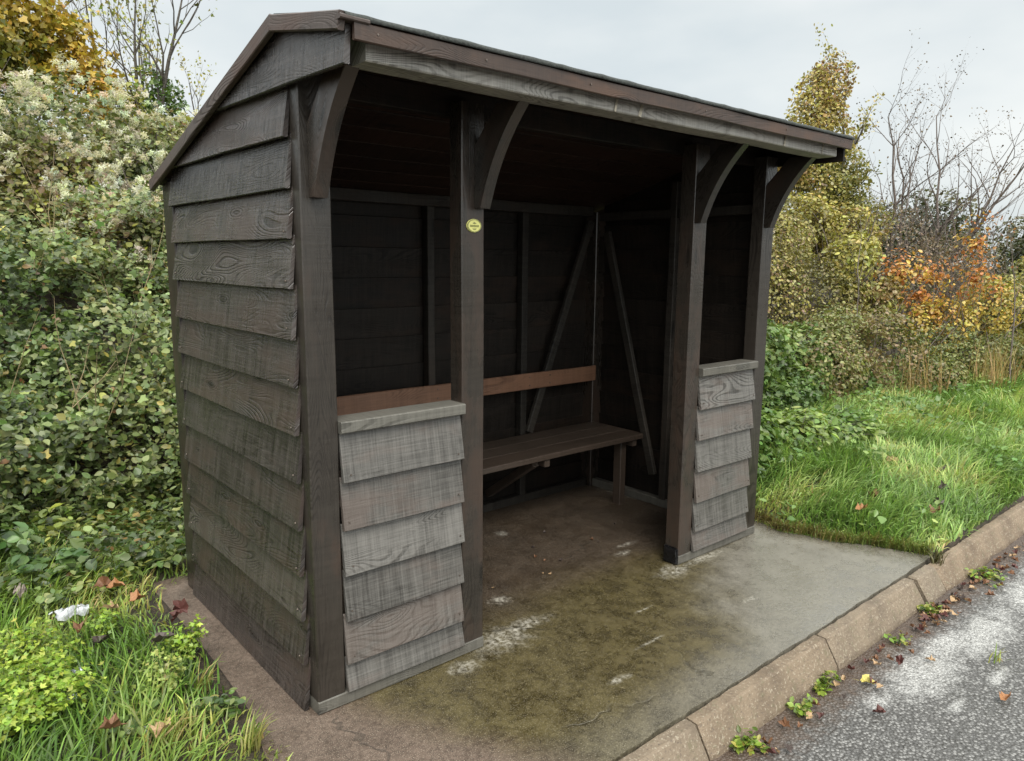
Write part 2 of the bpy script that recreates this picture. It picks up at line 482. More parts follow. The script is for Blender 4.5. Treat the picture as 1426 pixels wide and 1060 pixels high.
for i, lb in enumerate(klab):
    L = kx[i + 1] - kx[i] - .009
    o = link_mesh('kerb_stone', kerb_mesh(L, i), None)
    o.location = (kx[i], -.792, .0)
    if i >= 4:
        o.rotation_euler = (random.uniform(-.05, .05), random.uniform(-.015, .015), random.uniform(-.02, .02))
        o.location.y += random.uniform(-.012, .008)
        o.location.z += random.uniform(-.008, .012)
    tag(o, lb, 'kerb stone', 'kerb stones along the road edge')

# ------------------------------------------------------------------ planks
SEED = [0.0]
def nseed():
    SEED[0] += 1.0
    return SEED[0]

def plank(bm, o, ax, ay, az, L, W, T, T2=None, ch=.003, ns=None, wob=.0012):
    """board from corner o: length L along ax, width W along ay, thickness T (T2 at the far edge) along az"""
    lay = bm.verts.layers.float_vector.get('wood') or bm.verts.layers.float_vector.new('wood')
    o, ax, ay, az = Vector(o), Vector(ax).normalized(), Vector(ay).normalized(), Vector(az).normalized()
    T2 = T if T2 is None else T2
    ch = min(ch, T2 * .35)
    sd = nseed(); rnd = random.Random(sd)
    ns = ns or max(2, int(L / .12))
    prof = [(ch, 0), (W - ch, 0), (W, ch), (W, T2 - ch), (W - ch, T2), (ch, T), (0, T - ch), (0, ch)]
    rings = []
    ph = [rnd.uniform(0, 6.3) for _ in range(4)]
    for i in range(ns + 1):
        l = L * i / ns
        dw = wob * math.sin(l * 7 + ph[0]) + wob * .6 * (rnd.random() - .5)
        dt = wob * math.sin(l * 5 + ph[1]) * .8
        ring = []
        for (w, tt) in prof:
            v = bm.verts.new(o + ax * l + ay * (w + dw * (1 if w > W / 2 else .7)) + az * (tt + dt))
            v[lay] = (l + sd * 1.37, w + tt * 1.0 + sd * .31, sd)
            ring.append(v)
        rings.append(ring)
    n = len(prof)
    for a, b in zip(rings, rings[1:]):
        for k in range(n):
            bm.faces.new((a[k], a[(k + 1) % n], b[(k + 1) % n], b[k]))
    bm.faces.new(rings[0]); bm.faces.new(rings[-1][::-1])

def beam(bm, p0, p1, side, w, t):
    """square-cut timber from p0 to p1 (axis line), width w along side, thickness t across"""
    p0, p1 = Vector(p0), Vector(p1)
    ax = (p1 - p0); L = ax.length; ax.normalize()
    sd = Vector(side); sd = (sd - ax * sd.dot(ax)).normalized()
    az = ax.cross(sd)
    plank(bm, p0 - sd * w / 2 - az * t / 2, ax, sd, az, L, w, t)

# ------------------------------------------------------------------ shelter
W, A, PW, DP = 2.667, .603, .1017, 1.33
B = W - A - PW
sh = empty('bus_shelter', (0, 0, 0), 'dark brown stained timber bus shelter with open front and half-height boarded panels', 'bus shelter')
Xv, Yv, Zv = Vector((1, 0, 0)), Vector((0, 1, 0)), Vector((0, 0, 1))
# roof lines (top of boards) as z(y)
YA, ZA = .06, 2.196
SR, SF = .2815, .2048
def roof_z(y): return ZA - (y - YA) * SR if y > YA else ZA - (YA - y) * SF

def clip_roof(bm, drop):
    g = bm.verts[:] + bm.edges[:] + bm.faces[:]
    r = bmesh.ops.bisect_plane(bm, geom=g, plane_co=(0, YA, ZA - drop), plane_no=(0, SR, 1), clear_outer=True)
    bmesh.ops.holes_fill(bm, edges=[e for e in r['geom_cut'] if isinstance(e, bmesh.types.BMEdge)])
    g = bm.verts[:] + bm.edges[:] + bm.faces[:]
    r = bmesh.ops.bisect_plane(bm, geom=g, plane_co=(0, YA, ZA - drop), plane_no=(0, -SF, 1), clear_outer=True)
    bmesh.ops.holes_fill(bm, edges=[e for e in r['geom_cut'] if isinstance(e, bmesh.types.BMEdge)])

# posts
def post(x, y, w, d, z0, z1, mat='post'):
    bm = bmesh.new()
    plank(bm, (x, y, z0), Zv, Xv, Yv, z1 - z0, w, d, ch=.004, ns=14, wob=.0008)
    return bm_obj('post', bm, M[mat], sh)
post(0, 0, PW, .075, .0475, 2.06)
post(A, 0, PW, .075, .0475, 2.06)
post(B, 0, PW, .085, .0475, 2.06)
post(W - PW, 0, PW, .075, .0475, 2.06)
post(-.012, 1.205, .09, .123, 0, 1.83)
post(W - .078, 1.205, .09, .123, 0, 1.83)

def screw_mesh():
    bm = bmesh.new()
    bmesh.ops.create_cone(bm, cap_ends=True, segments=10, radius1=.0034, radius2=.0028, depth=.003)
    bmesh.ops.rotate(bm, verts=bm.verts[:], cent=(0, 0, 0), matrix=Matrix.Rotation(PI / 2, 3, 'X'))
    me = bpy.data.meshes.new('screw'); bm.to_mesh(me); bm.free()
    me.materials.append(M['screw'])
    return me
SCREW = screw_mesh()

# left gable cladding
def side_wall(x0, s):
    """s=-1 faces -x"""
    bm = bmesh.new()
    zs = [.012, .17, .327, .484, .641, .799, .955, 1.112, 1.268, 1.424, 1.578, 1.728, 1.880]
    zs = [.0] + [q for q in zs[1:]]
    for i, z in enumerate(zs):
        nz = (zs[i + 1] if i + 1 < len(zs) else 2.034) + .018
        wd = nz - z
        y0 = .05 + random.uniform(-.003, .003)
        y1 = 1.212 + random.uniform(-.002, .001)
        tilt = random.uniform(-.0025, .0025)
        p = Vector((x0 + s * .010, y0, z + tilt)); q = Vector((x0 - s * .006, y0, nz))
        plank(bm, p, Yv, (q - p), Vector((s, 0, 0)), y1 - y0, wd, .017, .006, ns=12, wob=.0016)
    # the wide gable board under the apex, running out under the eaves
    p = Vector((x0 + s * .012, -.342, 2.014)); q = Vector((x0 - s * .0, -.342, 2.24))
    plank(bm, p, Vector((0, 1, .0130)), (q - p), Vector((s, 0, 0)), 1.3, .24, .018, .010, ns=12, wob=.0014)
    clip_roof(bm, .0008)
    o = bm_obj('side_cladding', bm, M['side'] if s < 0 else M['inner_shaded'], sh)  # right wall takes the timber with interior shade in its colour
    if s < 0:
        for z in zs[1:-2]:
            for yy in (.075, 1.175):
                q = bpy.data.objects.new('screw', SCREW); COL.objects.link(q); q.parent = o
                q.rotation_euler = (0, 0, -PI / 2)
                q.location = (x0 - .0262, yy + random.uniform(-.006, .006), z + .028 + random.uniform(-.006, .006))
    return o
side_wall(0, -1)
side_wall(W, 1)

# back cladding (outside boards, seen from inside too)
bm = bmesh.new()
for i in range(12):
    z = i * .157
    p = Vector((0.0, 1.30, z)); q = Vector((0.0, 1.284, z + .168))
    plank(bm, p, Xv, q - p, Yv, W - .07, .168, .017, .007, ns=10)
bm_obj('back_cladding', bm, M['inner_shaded'], sh)
# inside faces of the side walls: studs, plates and diagonal braces
def timber(name, p0, p1, side, w, t_, mat='stud', parent=None):
    bm = bmesh.new(); beam(bm, p0, p1, side, w, t_)
    return bm_obj(name, bm, M[mat], parent or sh)
for xs in (.62, 1.315, 2.0):
    timber('stud', (xs, 1.257, .05), (xs, 1.257, 1.80), Xv, .045, .05)
timber('top_plate', (.09, 1.255, 1.832), (W - .09, 1.255, 1.832), Zv, .06, .05)
timber('diagonal_brace', (2.03, 1.217, .46), (2.545, 1.217, 1.77), Xv, .05, .028)
timber('diagonal_brace', (W - .06, 1.13, 1.70), (W - .06, .69, .20), Yv, .05, .03)
timber('diagonal_brace', (.06, 1.13, 1.70), (.06, .69, .20), Yv, .05, .03)
for xs in (.03, W - .03):
    timber('stud', (xs, .62, .05), (xs, .62, 1.98), Yv, .045, .05)
    timber('floor_plate', (xs, .08, .026), (xs, 1.21, .026), Xv, .05, .05, 'sill')
    timber('top_plate', (xs, .08, 1.80), (xs, 1.21, 1.80), Zv, .05, .045)
timber('floor_plate', (.09, 1.257, .026), (W - .09, 1.257, .026), Yv, .05, .05)

# half-height front panels
def screw(loc, parent, s=1.0):
    o = bpy.data.objects.new('screw', SCREW)
    COL.objects.link(o); o.parent = parent
    o.matrix_parent_inverse = world_of(parent).inverted()
    o.location = loc; o.scale = (s, s, s)
def half_panel(x0, x1):
    bm = bmesh.new()
    zs = [.049, .153, .310, .467, .629, .789, .957]
    sc_ = []
    for i in range(6):
        z = zs[i]; nz = min(zs[i + 1] + .018, .958)
        e0, e1 = random.uniform(0, .004), random.uniform(0, .004)
        p = Vector((x0 + .002 + e0, -.0045, z + random.uniform(-.003, .003))); q = Vector((p.x, .014, nz))
        tl = random.uniform(-.003, .003)
        plank(bm, p, Vector((1, 0, tl)), q - p, -Yv, x1 - x0 - .004 - e0 - e1, (q - p).length, .0155, .007, ns=6, wob=.0016)
        if i > 0:
            for xx in (x0 + .028, x1 - .026):
                sc_.append((xx + random.uniform(-.006, .006), -.0184, z + .030 + random.uniform(-.006, .006)))
    o = bm_obj('half_panel', bm, M['front'], sh)
    for s_ in sc_: screw(s_, o)
    bm = bmesh.new()
    plank(bm, (x0 + .001, -.022, .960), Xv, Yv, Zv, x1 - x0 - .002, .105, .040, ch=.004, ns=5)
    bm_obj('sill', bm, M['sill'], sh)
half_panel(PW, A)
half_panel(B + PW, W - PW)
for x0, x1 in ((0, A + PW), (B, W)):
    bm = bmesh.new()
    plank(bm, (x0, -.003, .001), Xv, Yv, Zv, x1 - x0, .078, .046, ch=.004, ns=6)
    bm_obj('base_plate', bm, M['sill'], sh)
# glossy black wrap on the end of the right base plate
bm = bmesh.new()
bmesh.ops.create_cube(bm, size=1)
for v in bm.verts: v.co = Vector((B - .004 + (v.co.x) * .018, .043 + v.co.y * .085, .045 + v.co.z * .085))
bmesh.ops.bevel(bm, geom=bm.edges[:], offset=.006, segments=2, affect='EDGES')
bmesh.ops.subdivide_edges(bm, edges=bm.edges[:], cuts=2, use_grid_fill=True)
for v in bm.verts: v.co += Vector((random.uniform(-1, 1), random.uniform(-1, 1), random.uniform(-1, 1))) * .0025
bm_obj('end_wrap', bm, M['black'], sh)

# curved eaves brackets
def bracket(x0):
    t_ = .045
    up = [(0.001, 1.700), (0.001, 1.915), (-.120, 2.043)]
    lo = []
    for k in range(13):
        s = k / 12
        p0, p1, p2 = (-.246, 2.037), (-.097, 1.900), (-.036, 1.700)
        lo.append(((1 - s) ** 2 * p0[0] + 2 * s * (1 - s) * p1[0] + s * s * p2[0], (1 - s) ** 2 * p0[1] + 2 * s * (1 - s) * p1[1] + s * s * p2[1]))
    poly = up + lo
    bm = bmesh.new()
    lay = bm.verts.layers.float_vector.new('wood')
    sd = nseed()
    fr = []
    for xx in (x0, x0 + t_):
        vs = []
        for (yy, zz) in poly:
            v = bm.verts.new((xx, yy, zz))
            al = (zz - 1.7) * .85 - yy * .5; ac = (yy + (zz - 1.7) * .6) + (xx - x0)
            v[lay] = (al + sd * 1.37, ac + sd * .31, sd)
            vs.append(v)
        fr.append(vs)
    n = len(poly)
    for k in range(n):
        bm.faces.new((fr[0][k], fr[0][(k + 1) % n], fr[1][(k + 1) % n], fr[1][k]))
    f0 = bm.faces.new(fr[0]); f1 = bm.faces.new(fr[1][::-1])
    bmesh.ops.bevel(bm, geom=[e for e in bm.edges if abs(e.verts[0].co.x - e.verts[1].co.x) < 1e-5], offset=.002, segments=1, affect='EDGES')
    bmesh.ops.triangulate(bm, faces=[f for f in bm.faces if len(f.verts) > 4])
    o = bm_obj('bracket', bm, M['post'], sh)
    screw((x0 + t_ / 2, -.046, 1.755), o, .9)
for x0 in (.028, A + PW - .047, B + .001, W - PW + .001):
    bracket(x0)

# roof: deck boards, felt, trims
rx0, rx1 = -.030, W + .052
bm = bmesh.new()
y = YA
nF = Vector((0, -SF, 1)).normalized(); nR = Vector((0, SR, 1)).normalized()
dF = Vector((0, -1, -SF)).normalized(); dR = Vector((0, 1, -SR)).normalized()
s = .002
while s < .42:
    wd = min(.138, .424 - s)
    plank(bm, Vector((rx0, YA, ZA + .018)) + dF * s - nF * .018, Xv, dF, nF, rx1 - rx0, wd - .003, .018, ns=10)
    s += .1415
s = .002
while s < 1.36:
    wd = min(.138, 1.372 - s)
    plank(bm, Vector((rx0, YA, ZA + .018)) + dR * s - nR * .018, Xv, dR, nR, rx1 - rx0, wd - .003, .018, ns=10)
    s += .1415
roof = bm_obj('roof', bm, M['soffit'], sh)
# felt sheet over the boards, its edge a little wavy
NX = 90
V, F = [], []
prof = [(-.3665, -.010), (-.3655, -.003), (-.361, .001), (YA, .004), (1.365, .004), (1.37, -.01)]
for i in range(NX + 1):
    x = rx0 - .004 + (rx1 - rx0 + .012) * i / NX
    for k, (yy, dz) in enumerate(prof):
        wv_ = .0011 * math.sin(x * 13) + .0012 * math.sin(x * 31 + 1) + .0008 * math.sin(x * 67)
        zz = roof_z(yy) + .019 + dz + (abs(wv_) if k in (1, 2, 3) else 0)
        V.append((x, yy + (wv_ * .7 if k < 2 else 0), zz))
m_ = len(prof)
for i in range(NX):
    for k in range(m_ - 1):
        F.append((i * m_ + k, (i + 1) * m_ + k, (i + 1) * m_ + k + 1, i * m_ + k + 1))
fo = np_mesh('roof_felt', np.array(V), np.array(F), M['felt'], parent=roof)
md = fo.modifiers.new('thick', 'SOLIDIFY'); md.thickness = .003; md.offset = 1
# front batten (brown) and its screws
bm = bmesh.new()
plank(bm, (rx0 + .022, -.352, 2.070), Xv, Zv, -Yv, rx1 - rx0 - .03, .047, .012, ns=20, wob=.0015)
bt = bm_obj('eaves_batten', bm, M['brown'], roof)
for xx in (.06, .42, .86, 1.5, 2.1, 2.6): screw((xx, -.3655, 2.094), bt)
# barge boards both ends
for xx, s in ((-.030, -1), (W + .053, 1)):
    bm = bmesh.new()
    bo = Vector((xx, YA, ZA + .022))
    for dd, nn, L in ((dF, nF, .428), (dR, nR, 1.377)):
        plank(bm, bo - nn * .045 + dd * .0, dd, nn, Vector((s, 0, 0)), L, .046, .020, ns=8)
    bm_obj('barge_board', bm, M['barge'], roof)
# small return block at the front end of the left barge board
bm = bmesh.new()
plank(bm, Vector((-.05, -.372, 2.112)), Xv, Zv, Yv, .085, .012, .03, ns=2)
bm_obj('barge_cap', bm, M['barge'], roof)
# eaves beam
bm = bmesh.new()
plank(bm, (.048, -.322, 2.034), Xv, Zv, Yv, 2.60, .070, .098, ns=24, ch=.004, wob=.002)
bm_obj('eaves_beam', bm, M['beam'], sh)
# pale nicks where the beam was scraped
for xx, wd in ((.335, .012), (1.02, .010), (1.155, .016), (2.15, .014), (.72, .006), (2.50, .007)):
    bm = bmesh.new()
    plank(bm, (xx, -.3236, 2.037), Vector((.22, 0, 1)), Vector((1, 0, -.22)), Yv, .060, wd, .003, ns=4, wob=.003, ch=.0012)
    bm_obj('nick', bm, M['nick'], bpy.data.objects['eaves_beam'])
# header over the posts
bm = bmesh.new()
plank(bm, (.03, .076, 2.02), Xv, Zv, Yv, W - .06, .09, .045, ns=10)
bm_obj('header', bm, M['inner_shaded'], sh)

# bench
bm = bmesh.new()
for k in range(3):
    plank(bm, (.06, .765 + k * .150, .418), Xv, Yv, Zv, 2.545, .148, .032, ch=.004, ns=12)
bench = bm_obj('bench', bm, M['seat'], sh)
for xx in (.12, 1.3, 2.47):
    timber('leg', (xx, .845, .0), (xx, .845, .417), Xv, .05, .06, 'seat', bench) if xx != 1.3 else timber('seat_strut', (1.72, 1.23, .12), (1.72, .82, .40), Xv, .045, .045, 'seat', bench)
for xx in (.12, 1.72, 2.47):
    timber('seat_bearer', (xx + .06, .78, .397), (xx + .06, 1.23, .397), Xv, .04, .042, 'seat', bench)
bm = bmesh.new()
plank(bm, (.10, 1.198, .738), Xv, Zv, -Yv, 2.485, .098, .020, ns=12)
rail = bm_obj('backrest_rail', bm, M['rail'], sh)
for xx in (1.315, 2.0, 2.17, .62):
    screw((xx, 1.1765, .762), rail, 1.3); screw((xx, 1.1765, .812), rail, 1.3)

# oval plaque
bm = bmesh.new()
bmesh.ops.create_cone(bm, cap_ends=True, segments=40, radius1=.034, radius2=.0325, depth=.004)
bmesh.ops.rotate(bm, verts=bm.verts[:], cent=(0, 0, 0), matrix=Matrix.Rotation(PI / 2, 3, 'X'))
for v in bm.verts: v.co = Vector((v.co.x + .655, v.co.y - .003, v.co.z * .70 + 1.640))
pq = bm_obj('plaque', bm, M['plaque'], sh)
bm = bmesh.new()
def dab(x, z, w, h):
    r = bmesh.ops.create_cube(bm, size=1)
    for v in r['verts']: v.co = Vector((.655 + x + v.co.x * w, -.0056 + v.co.y * .0008, 1.640 + z + v.co.z * h))
for k in range(7):                    # a line of worn lettering, too small to read
    xx = -.0175 + k * .0058
    dab(xx - .0014, -.001, .0011, .0075); dab(xx + .0012, -.001, .0011, .006 + .0015 * (k % 2)); dab(xx, .0022 - .003 * (k % 3) / 2, .0034, .0012)
dab(0, .0095, .0022, .007); dab(0, .0095, .010, .0018); dab(-.006, .0078, .0018, .004); dab(.006, .0078, .0018, .004)
dab(0, -.0105, .018, .0012); dab(0, -.0132, .011, .0012)
for k in range(48):                   # thin border ring
    an = k / 48 * 2 * PI
    dab(math.cos(an) * .0300, math.sin(an) * .0208, .0036, .0010 + .001 * abs(math.cos(an)))
bm_obj('lettering', bm, M['plaque_ink'], pq)

# ------------------------------------------------------------------ foliage builders
def frames(N, ang):
    N = N / np.maximum(np.linalg.norm(N, axis=1, keepdims=True), 1e-6)
    ref = np.where(np.abs(N[:, 2:3]) < .9, np.array([[0, 0, 1.]]), np.array([[1., 0, 0]]))
    U = np.cross(ref, N); U /= np.linalg.norm(U, axis=1, keepdims=True)
    Vv = np.cross(N, U)
    c, s = np.cos(ang)[:, None], np.sin(ang)[:, None]
    return U * c + Vv * s, -U * s + Vv * c, N

LEAF = {
 'oval': (np.array([[0, 0, 0], [-.27, .20, .03], [-.33, .50, .05], [-.17, .82, .0], [0, 1, -.07], [.17, .82, .0], [.33, .50, .05], [.27, .20, .03], [0, .48, -.05]]),
          np.array([[0, 8, 1], [1, 8, 2], [2, 8, 3], [3, 8, 4], [4, 8, 5], [5, 8, 6], [6, 8, 7], [7, 8, 0]])),
 'ivy': (np.array([[0, .08, 0], [-.34, 0, .03], [-.50, .40, .06], [-.22, .52, .0], [0, 1, -.08], [.22, .52, .0], [.50, .40, .06], [.34, 0, .03], [0, .4, -.05]]),
         np.array([[0, 8, 1], [1, 8, 2], [2, 8, 3], [3, 8, 4], [4, 8, 5], [5, 8, 6], [6, 8, 7], [7, 8, 0]])),
 'trefoil': (np.array([[0, 0, 0], [-.30, .22, .04], [-.55, .62, .05], [-.18, .55, 0], [0, 1, -.05], [.18, .55, 0], [.55, .62, .05], [.30, .22, .04]]),
             np.array([[0, 1, 3], [1, 2, 3], [0, 3, 5], [3, 4, 5], [0, 5, 7], [5, 6, 7]])),
 'slim': (np.array([[0, 0, 0], [-.13, .45, .03], [0, 1, -.10], [.13, .45, .03]]), np.array([[0, 2, 1], [0, 3, 2]])),
 'fluff': (np.array([[-.25, -.1, 0], [.25, -.1, 0], [0, .9, .1]]), np.array([[0, 1, 2]])),
}
def leaves(name, P, N, size, tint, shape='oval', mat='leaf', parent=None, aspect=None):
    T, TF = LEAF[shape]
    n = len(P); k = len(T)
    U, Vv, N = frames(N, RNG.uniform(0, 2 * PI, n))
    s = np.broadcast_to(size, n)[:, None]
    asp = RNG.uniform(.8, 1.2, (n, 1))
    curl = RNG.uniform(.3, 1.9, (n, 1))
    out = np.empty((n, k, 3))
    for j in range(k):
        out[:, j] = P + (U * (T[j, 0] * asp) + Vv * T[j, 1] + N * (T[j, 2] * curl)) * s
    F = (TF[None] + (np.arange(n) * k)[:, None, None]).reshape(-1, 3)
    tt = np.repeat(tint, k, axis=0)
    return np_mesh(name, out.reshape(-1, 3), F, M[mat], tt, parent)

GAIN = np.array([1.30, 1.20, 1.0])
def pal(n, cols, w=None, jit=.22, P=None, cs=1.2, mixd=.17):
    """leaf colours picked from a palette; neighbours tend to agree when P is given"""
    cols = np.array(cols, float)
    w = np.array(w if w is not None else np.ones(len(cols)), float); w /= w.sum()
    u = RNG.random(n)
    if P is not None:
        q = vnoise(P, cs, 5)
        q = np.argsort(np.argsort(q)) / max(1, n - 1)
        u = np.abs(q + RNG.normal(0, mixd, n)); u = np.where(u > 1, 2 - u, u).clip(0, .9999)
    i = np.searchsorted(np.cumsum(w), u).clip(0, len(cols) - 1)
    c = cols[i] * (1 + RNG.normal(0, jit, (n, 1))).clip(.45, 1.7)
    return (c * GAIN * (1 + RNG.normal(0, .06, (n, 3)))).clip(.004, .8)

def lobe_pts(lobes, n, shell=.22, gap=.36, gs=3.0, off=0):
    L = np.array(lobes, float)
    ar = (L[:, 3] * L[:, 4] * L[:, 5]) ** (2 / 3); ar /= ar.sum()
    out, nr = [], []
    need = n
    while need > 0:
        m = int(need * 1.9) + 50
        i = RNG.choice(len(L), m, p=ar)
        d = RNG.normal(size=(m, 3)); d /= np.linalg.norm(d, axis=1, keepdims=True)
        r = 1 - np.abs(RNG.normal(0, shell, m)).clip(0, .85)
        p0 = L[i, :3] + d * L[i, 3:] * r[:, None]
        bumpy = (vnoise(p0, 1.7, 2 + off) - .5) * .5 + (vnoise(p0, 4.5, 4 + off) - .5) * .25
        p = L[i, :3] + d * L[i, 3:] * (r + bumpy)[:, None]
        ok = vnoise(p, gs, 9 + off) * .65 + vnoise(p, gs * 2.6, 8 + off) * .35 > gap
        nn = d / L[i, 3:]
        nn /= np.linalg.norm(nn, axis=1, keepdims=True)
        out.append(p[ok]); nr.append(nn[ok])
        need -= ok.sum()
    return np.concatenate(out)[:n], np.concatenate(nr)[:n]

def tubes(name, segs, mat, parent=None, k=5):
    S = np.array(segs, float)           # x0 y0 z0 r0 x1 y1 z1 r1
    a, b = S[:, :3], S[:, 4:7]
    d = b - a
    ln = np.linalg.norm(d, axis=1, keepdims=True); d = d / np.maximum(ln, 1e-6)
    U, Vv, _ = frames(d, np.zeros(len(S)))
    n = len(S)
    out = np.empty((n, 2 * k, 3))
    for j in range(k):
        an = 2 * PI * j / k
        off = U * math.cos(an) + Vv * math.sin(an)
        out[:, j] = a + off * S[:, 3:4]
        out[:, k + j] = b + d * S[:, 7:8] * .5 + off * S[:, 7:8]
    TF = np.array([[j, (j + 1) % k, k + (j + 1) % k, k + j] for j in range(k)])
    F = (TF[None] + (np.arange(n) * 2 * k)[:, None, None]).reshape(-1, 4)
    return np_mesh(name, out.reshape(-1, 3), F, M[mat], None, parent, smooth=True)

def grow(base, H, r0, rnd, levels=3, lean=(0, 0), nchild=(5, 5, 4), ang=.7, trop=.10, crook=.16, ratio=.5, start=.25, tips=None, segs=None, direc=None, lev=0, nseg=8):
    if segs is None: segs, tips = [], []
    d = Vector(direc) if direc is not None else Vector((lean[0], lean[1], 1)).normalized()
    p = Vector(base); step = H / nseg; r = r0
    pts = []
    for i in range(nseg):
        d = (d + Vector((rnd.gauss(0, crook), rnd.gauss(0, crook), rnd.gauss(0, crook * .6) + trop))).normalized()
        q = p + d * step
        rn = r0 * (1 - .82 * (i + 1) / nseg)
        segs.append((*p, r, *q, rn))
        pts.append((q.copy(), d.copy(), rn, (i + 1) / nseg))
        p, r = q, rn
        if lev >= levels - 1: tips.append((q.copy(), d.copy()))
    tips.append((p.copy(), d.copy()))
    if lev < levels - 1:
        for c in range(nchild[lev]):
            f = start + (1 - start) * (c + rnd.random()) / nchild[lev]
            q, dd, rr, _ = pts[min(nseg - 1, int(f * nseg))]
            side = dd.orthogonal().normalized(); side.rotate(Matrix.Rotation(rnd.uniform(0, 2 * PI), 3, dd))
            a_ = ang * rnd.uniform(.7, 1.3)
            nd = dd * math.cos(a_) + side * math.sin(a_)
            grow(q, H * ratio * (1.15 - .6 * f) * rnd.uniform(.7, 1.25), rr * .62, rnd, levels, lean, nchild, ang, trop, crook * 1.15, ratio, .15, tips, segs, nd, lev + 1, max(4, nseg - 2))
    return segs, tips

def plant(name, label, cat, base, group=None):
    return empty(name, base, label, cat, group)

def shrub(name, label, cat, base, lobes, n, size, cols, w=None, shape='oval', stems=14, stem_r=.012, stem_mat='twig', gap=.36, shell=.22, up=.35, group=None, gs=3., cs=1.2, whips=0, off=0, jit=.22):
    r = plant(name, label, cat, base, group)
    if base[0] > 5.5:                  # far bushes: more and smaller leaves
        n, size = int(n * 1.4), size * .82
    P, N = lobe_pts(lobes, n, shell, gap, gs, off)
    N2 = N * .7 + RNG.normal(0, .5, N.shape) + np.array([0, 0, up])
    sz = size * RNG.uniform(.55, 1.35, n)
    leaves('foliage', P, N2, sz, pal(n, cols, w, jit, P, cs), shape, 'leaf', r)
    rnd = random.Random(int(abs(base[0] * 100 + base[1] * 37)))
    segs = []
    for k in range(stems):
        lb = lobes[k % len(lobes)]
        b = Vector(base) + Vector((rnd.gauss(0, .12), rnd.gauss(0, .12), -.02))
        segs.append((*(Vector(base) + Vector((0, 0, -.06))), stem_r, *b, stem_r))
        tgt = Vector((lb[0] + rnd.gauss(0, .5) * lb[3], lb[1] + rnd.gauss(0, .5) * lb[4], lb[2] + rnd.uniform(0, 1.0) * lb[5]))
        L = (tgt - b).length
        s_, t_ = grow(b, L, stem_r * rnd.uniform(.6, 1.2), rnd, 2, nchild=(6, 3), ang=.6, trop=.02, crook=.10, ratio=.35, start=.3, direc=(tgt - b).normalized(), nseg=7)
        segs += s_
    for k in range(whips):
        p = Vector(rnd.choice(segs)[4:7])
        d = Vector((rnd.gauss(0, .35), rnd.gauss(-.15, .3), rnd.uniform(.5, 1.0))).normalized()
        s_, t_ = grow(p, rnd.uniform(.35, .9), .005, rnd, 1, direc=d, trop=-.03, crook=.10, nseg=7)
        segs += s_
    tubes('branches', segs, stem_mat, r, 5)
    return r

# ------------------------------------------------------------------ ivy over the bank (ground cover)
def bank_points(n, x0, x1, y0, y1, bias=None):
    x = RNG.uniform(x0, x1, n); y = RNG.uniform(y0, y1, n)
    z = hground(x, y)
    e = .05
    gxn = (hground(x + e, y) - hground(x - e, y)) / (2 * e); gyn = (hground(x, y + e) - hground(x, y - e)) / (2 * e)
    N = np.stack([-gxn, -gyn, np.ones(n)], 1); N /= np.linalg.norm(N, axis=1, keepdims=True)
    P = np.stack([x, y, z], 1)
    return P, N

IVY = [(.14, .085, .035), (.038, .064, .020), (.066, .104, .034), (.102, .148, .054), (.145, .188, .084), (.185, .215, .095), (.27, .26, .08)]
IVW = [.12, 2.2, 3.2, 3, 2.2, 1.1, .25]
Ps, Ns = [], []
for (n, x0, x1, y0, y1) in ((46000, -1.6, 1.6, 2.35, 4.6), (44000, -1.6, 2.6, 4.6, 7.6), (9000, 1.6, 6, 2.2, 7.6), (5000, -4, -1.6, 2.2, 7)):
    P, N = bank_points(n, x0, x1, y0, y1)
    b = vnoise(P, 1.4, 1); b2 = vnoise(P, 4.2, 6)
    lift = RNG.random(n) ** .6 * (.08 + .44 * b + .34 * b2) * (.35 + .65 * sstep(2.3, 3.2, P[:, 1]))
    lift *= 1 - .6 * sstep(4, 7, P[:, 0])
    P = P + N * lift[:, None] + np.array([0, -1, 0]) * (lift * .5)[:, None]
    ok = vnoise(P, 2.4, 12) * .5 + vnoise(P, 6.5, 13) * .5 > .41
    Ps.append(P[ok]); Ns.append(N[ok])
P = np.concatenate(Ps); N = np.concatenate(Ns); n = len(P)
N2 = N * .7 + RNG.normal(0, .6, N.shape) + np.array([0, -.2, .4])
sz = np.where(P[:, 1] < 4.2, .050, .040) * RNG.uniform(.5, 1.35, n)
# lower tangle of mixed weeds between the bank and the grass
nb = 6500
Pb, Nb = bank_points(nb, -1.5, .45, 1.42, 3.0)
okb = (vnoise(Pb, 3.0, 51) * .6 + vnoise(Pb, 8, 52) * .4 > .36) & ~((Pb[:, 0] > -.15) & (Pb[:, 1] < 1.5))
Pb, Nb = Pb[okb], Nb[okb]; nb = len(Pb)
Pb = Pb + Nb * (RNG.random(nb) * (.06 + .22 * vnoise(Pb, 2.3, 53)))[:, None]
P = np.concatenate([P, Pb]); N2 = np.concatenate([N2, Nb + RNG.normal(0, .45, Nb.shape)]); sz = np.concatenate([sz, .045 * RNG.uniform(.5, 1.3, nb)])
n = len(P)
pk = RNG.random(n) < .22
o = leaves('ivy_cover', P[~pk], N2[~pk], sz[~pk] * .92, pal((~pk).sum(), IVY, IVW, .32, P[~pk], 1.3, .38), 'oval')
tag(o, 'small oval bramble and ivy leaves covering the steep bank left of the shelter', 'ground cover', kind='stuff')
o = leaves('ivy_cover', P[pk], N2[pk], sz[pk], pal(pk.sum(), IVY, IVW, .32, P[pk], 1.3, .38), 'ivy')
tag(o, 'lobed ivy leaves scattered over the steep bank left of the shelter', 'ivy', kind='stuff')

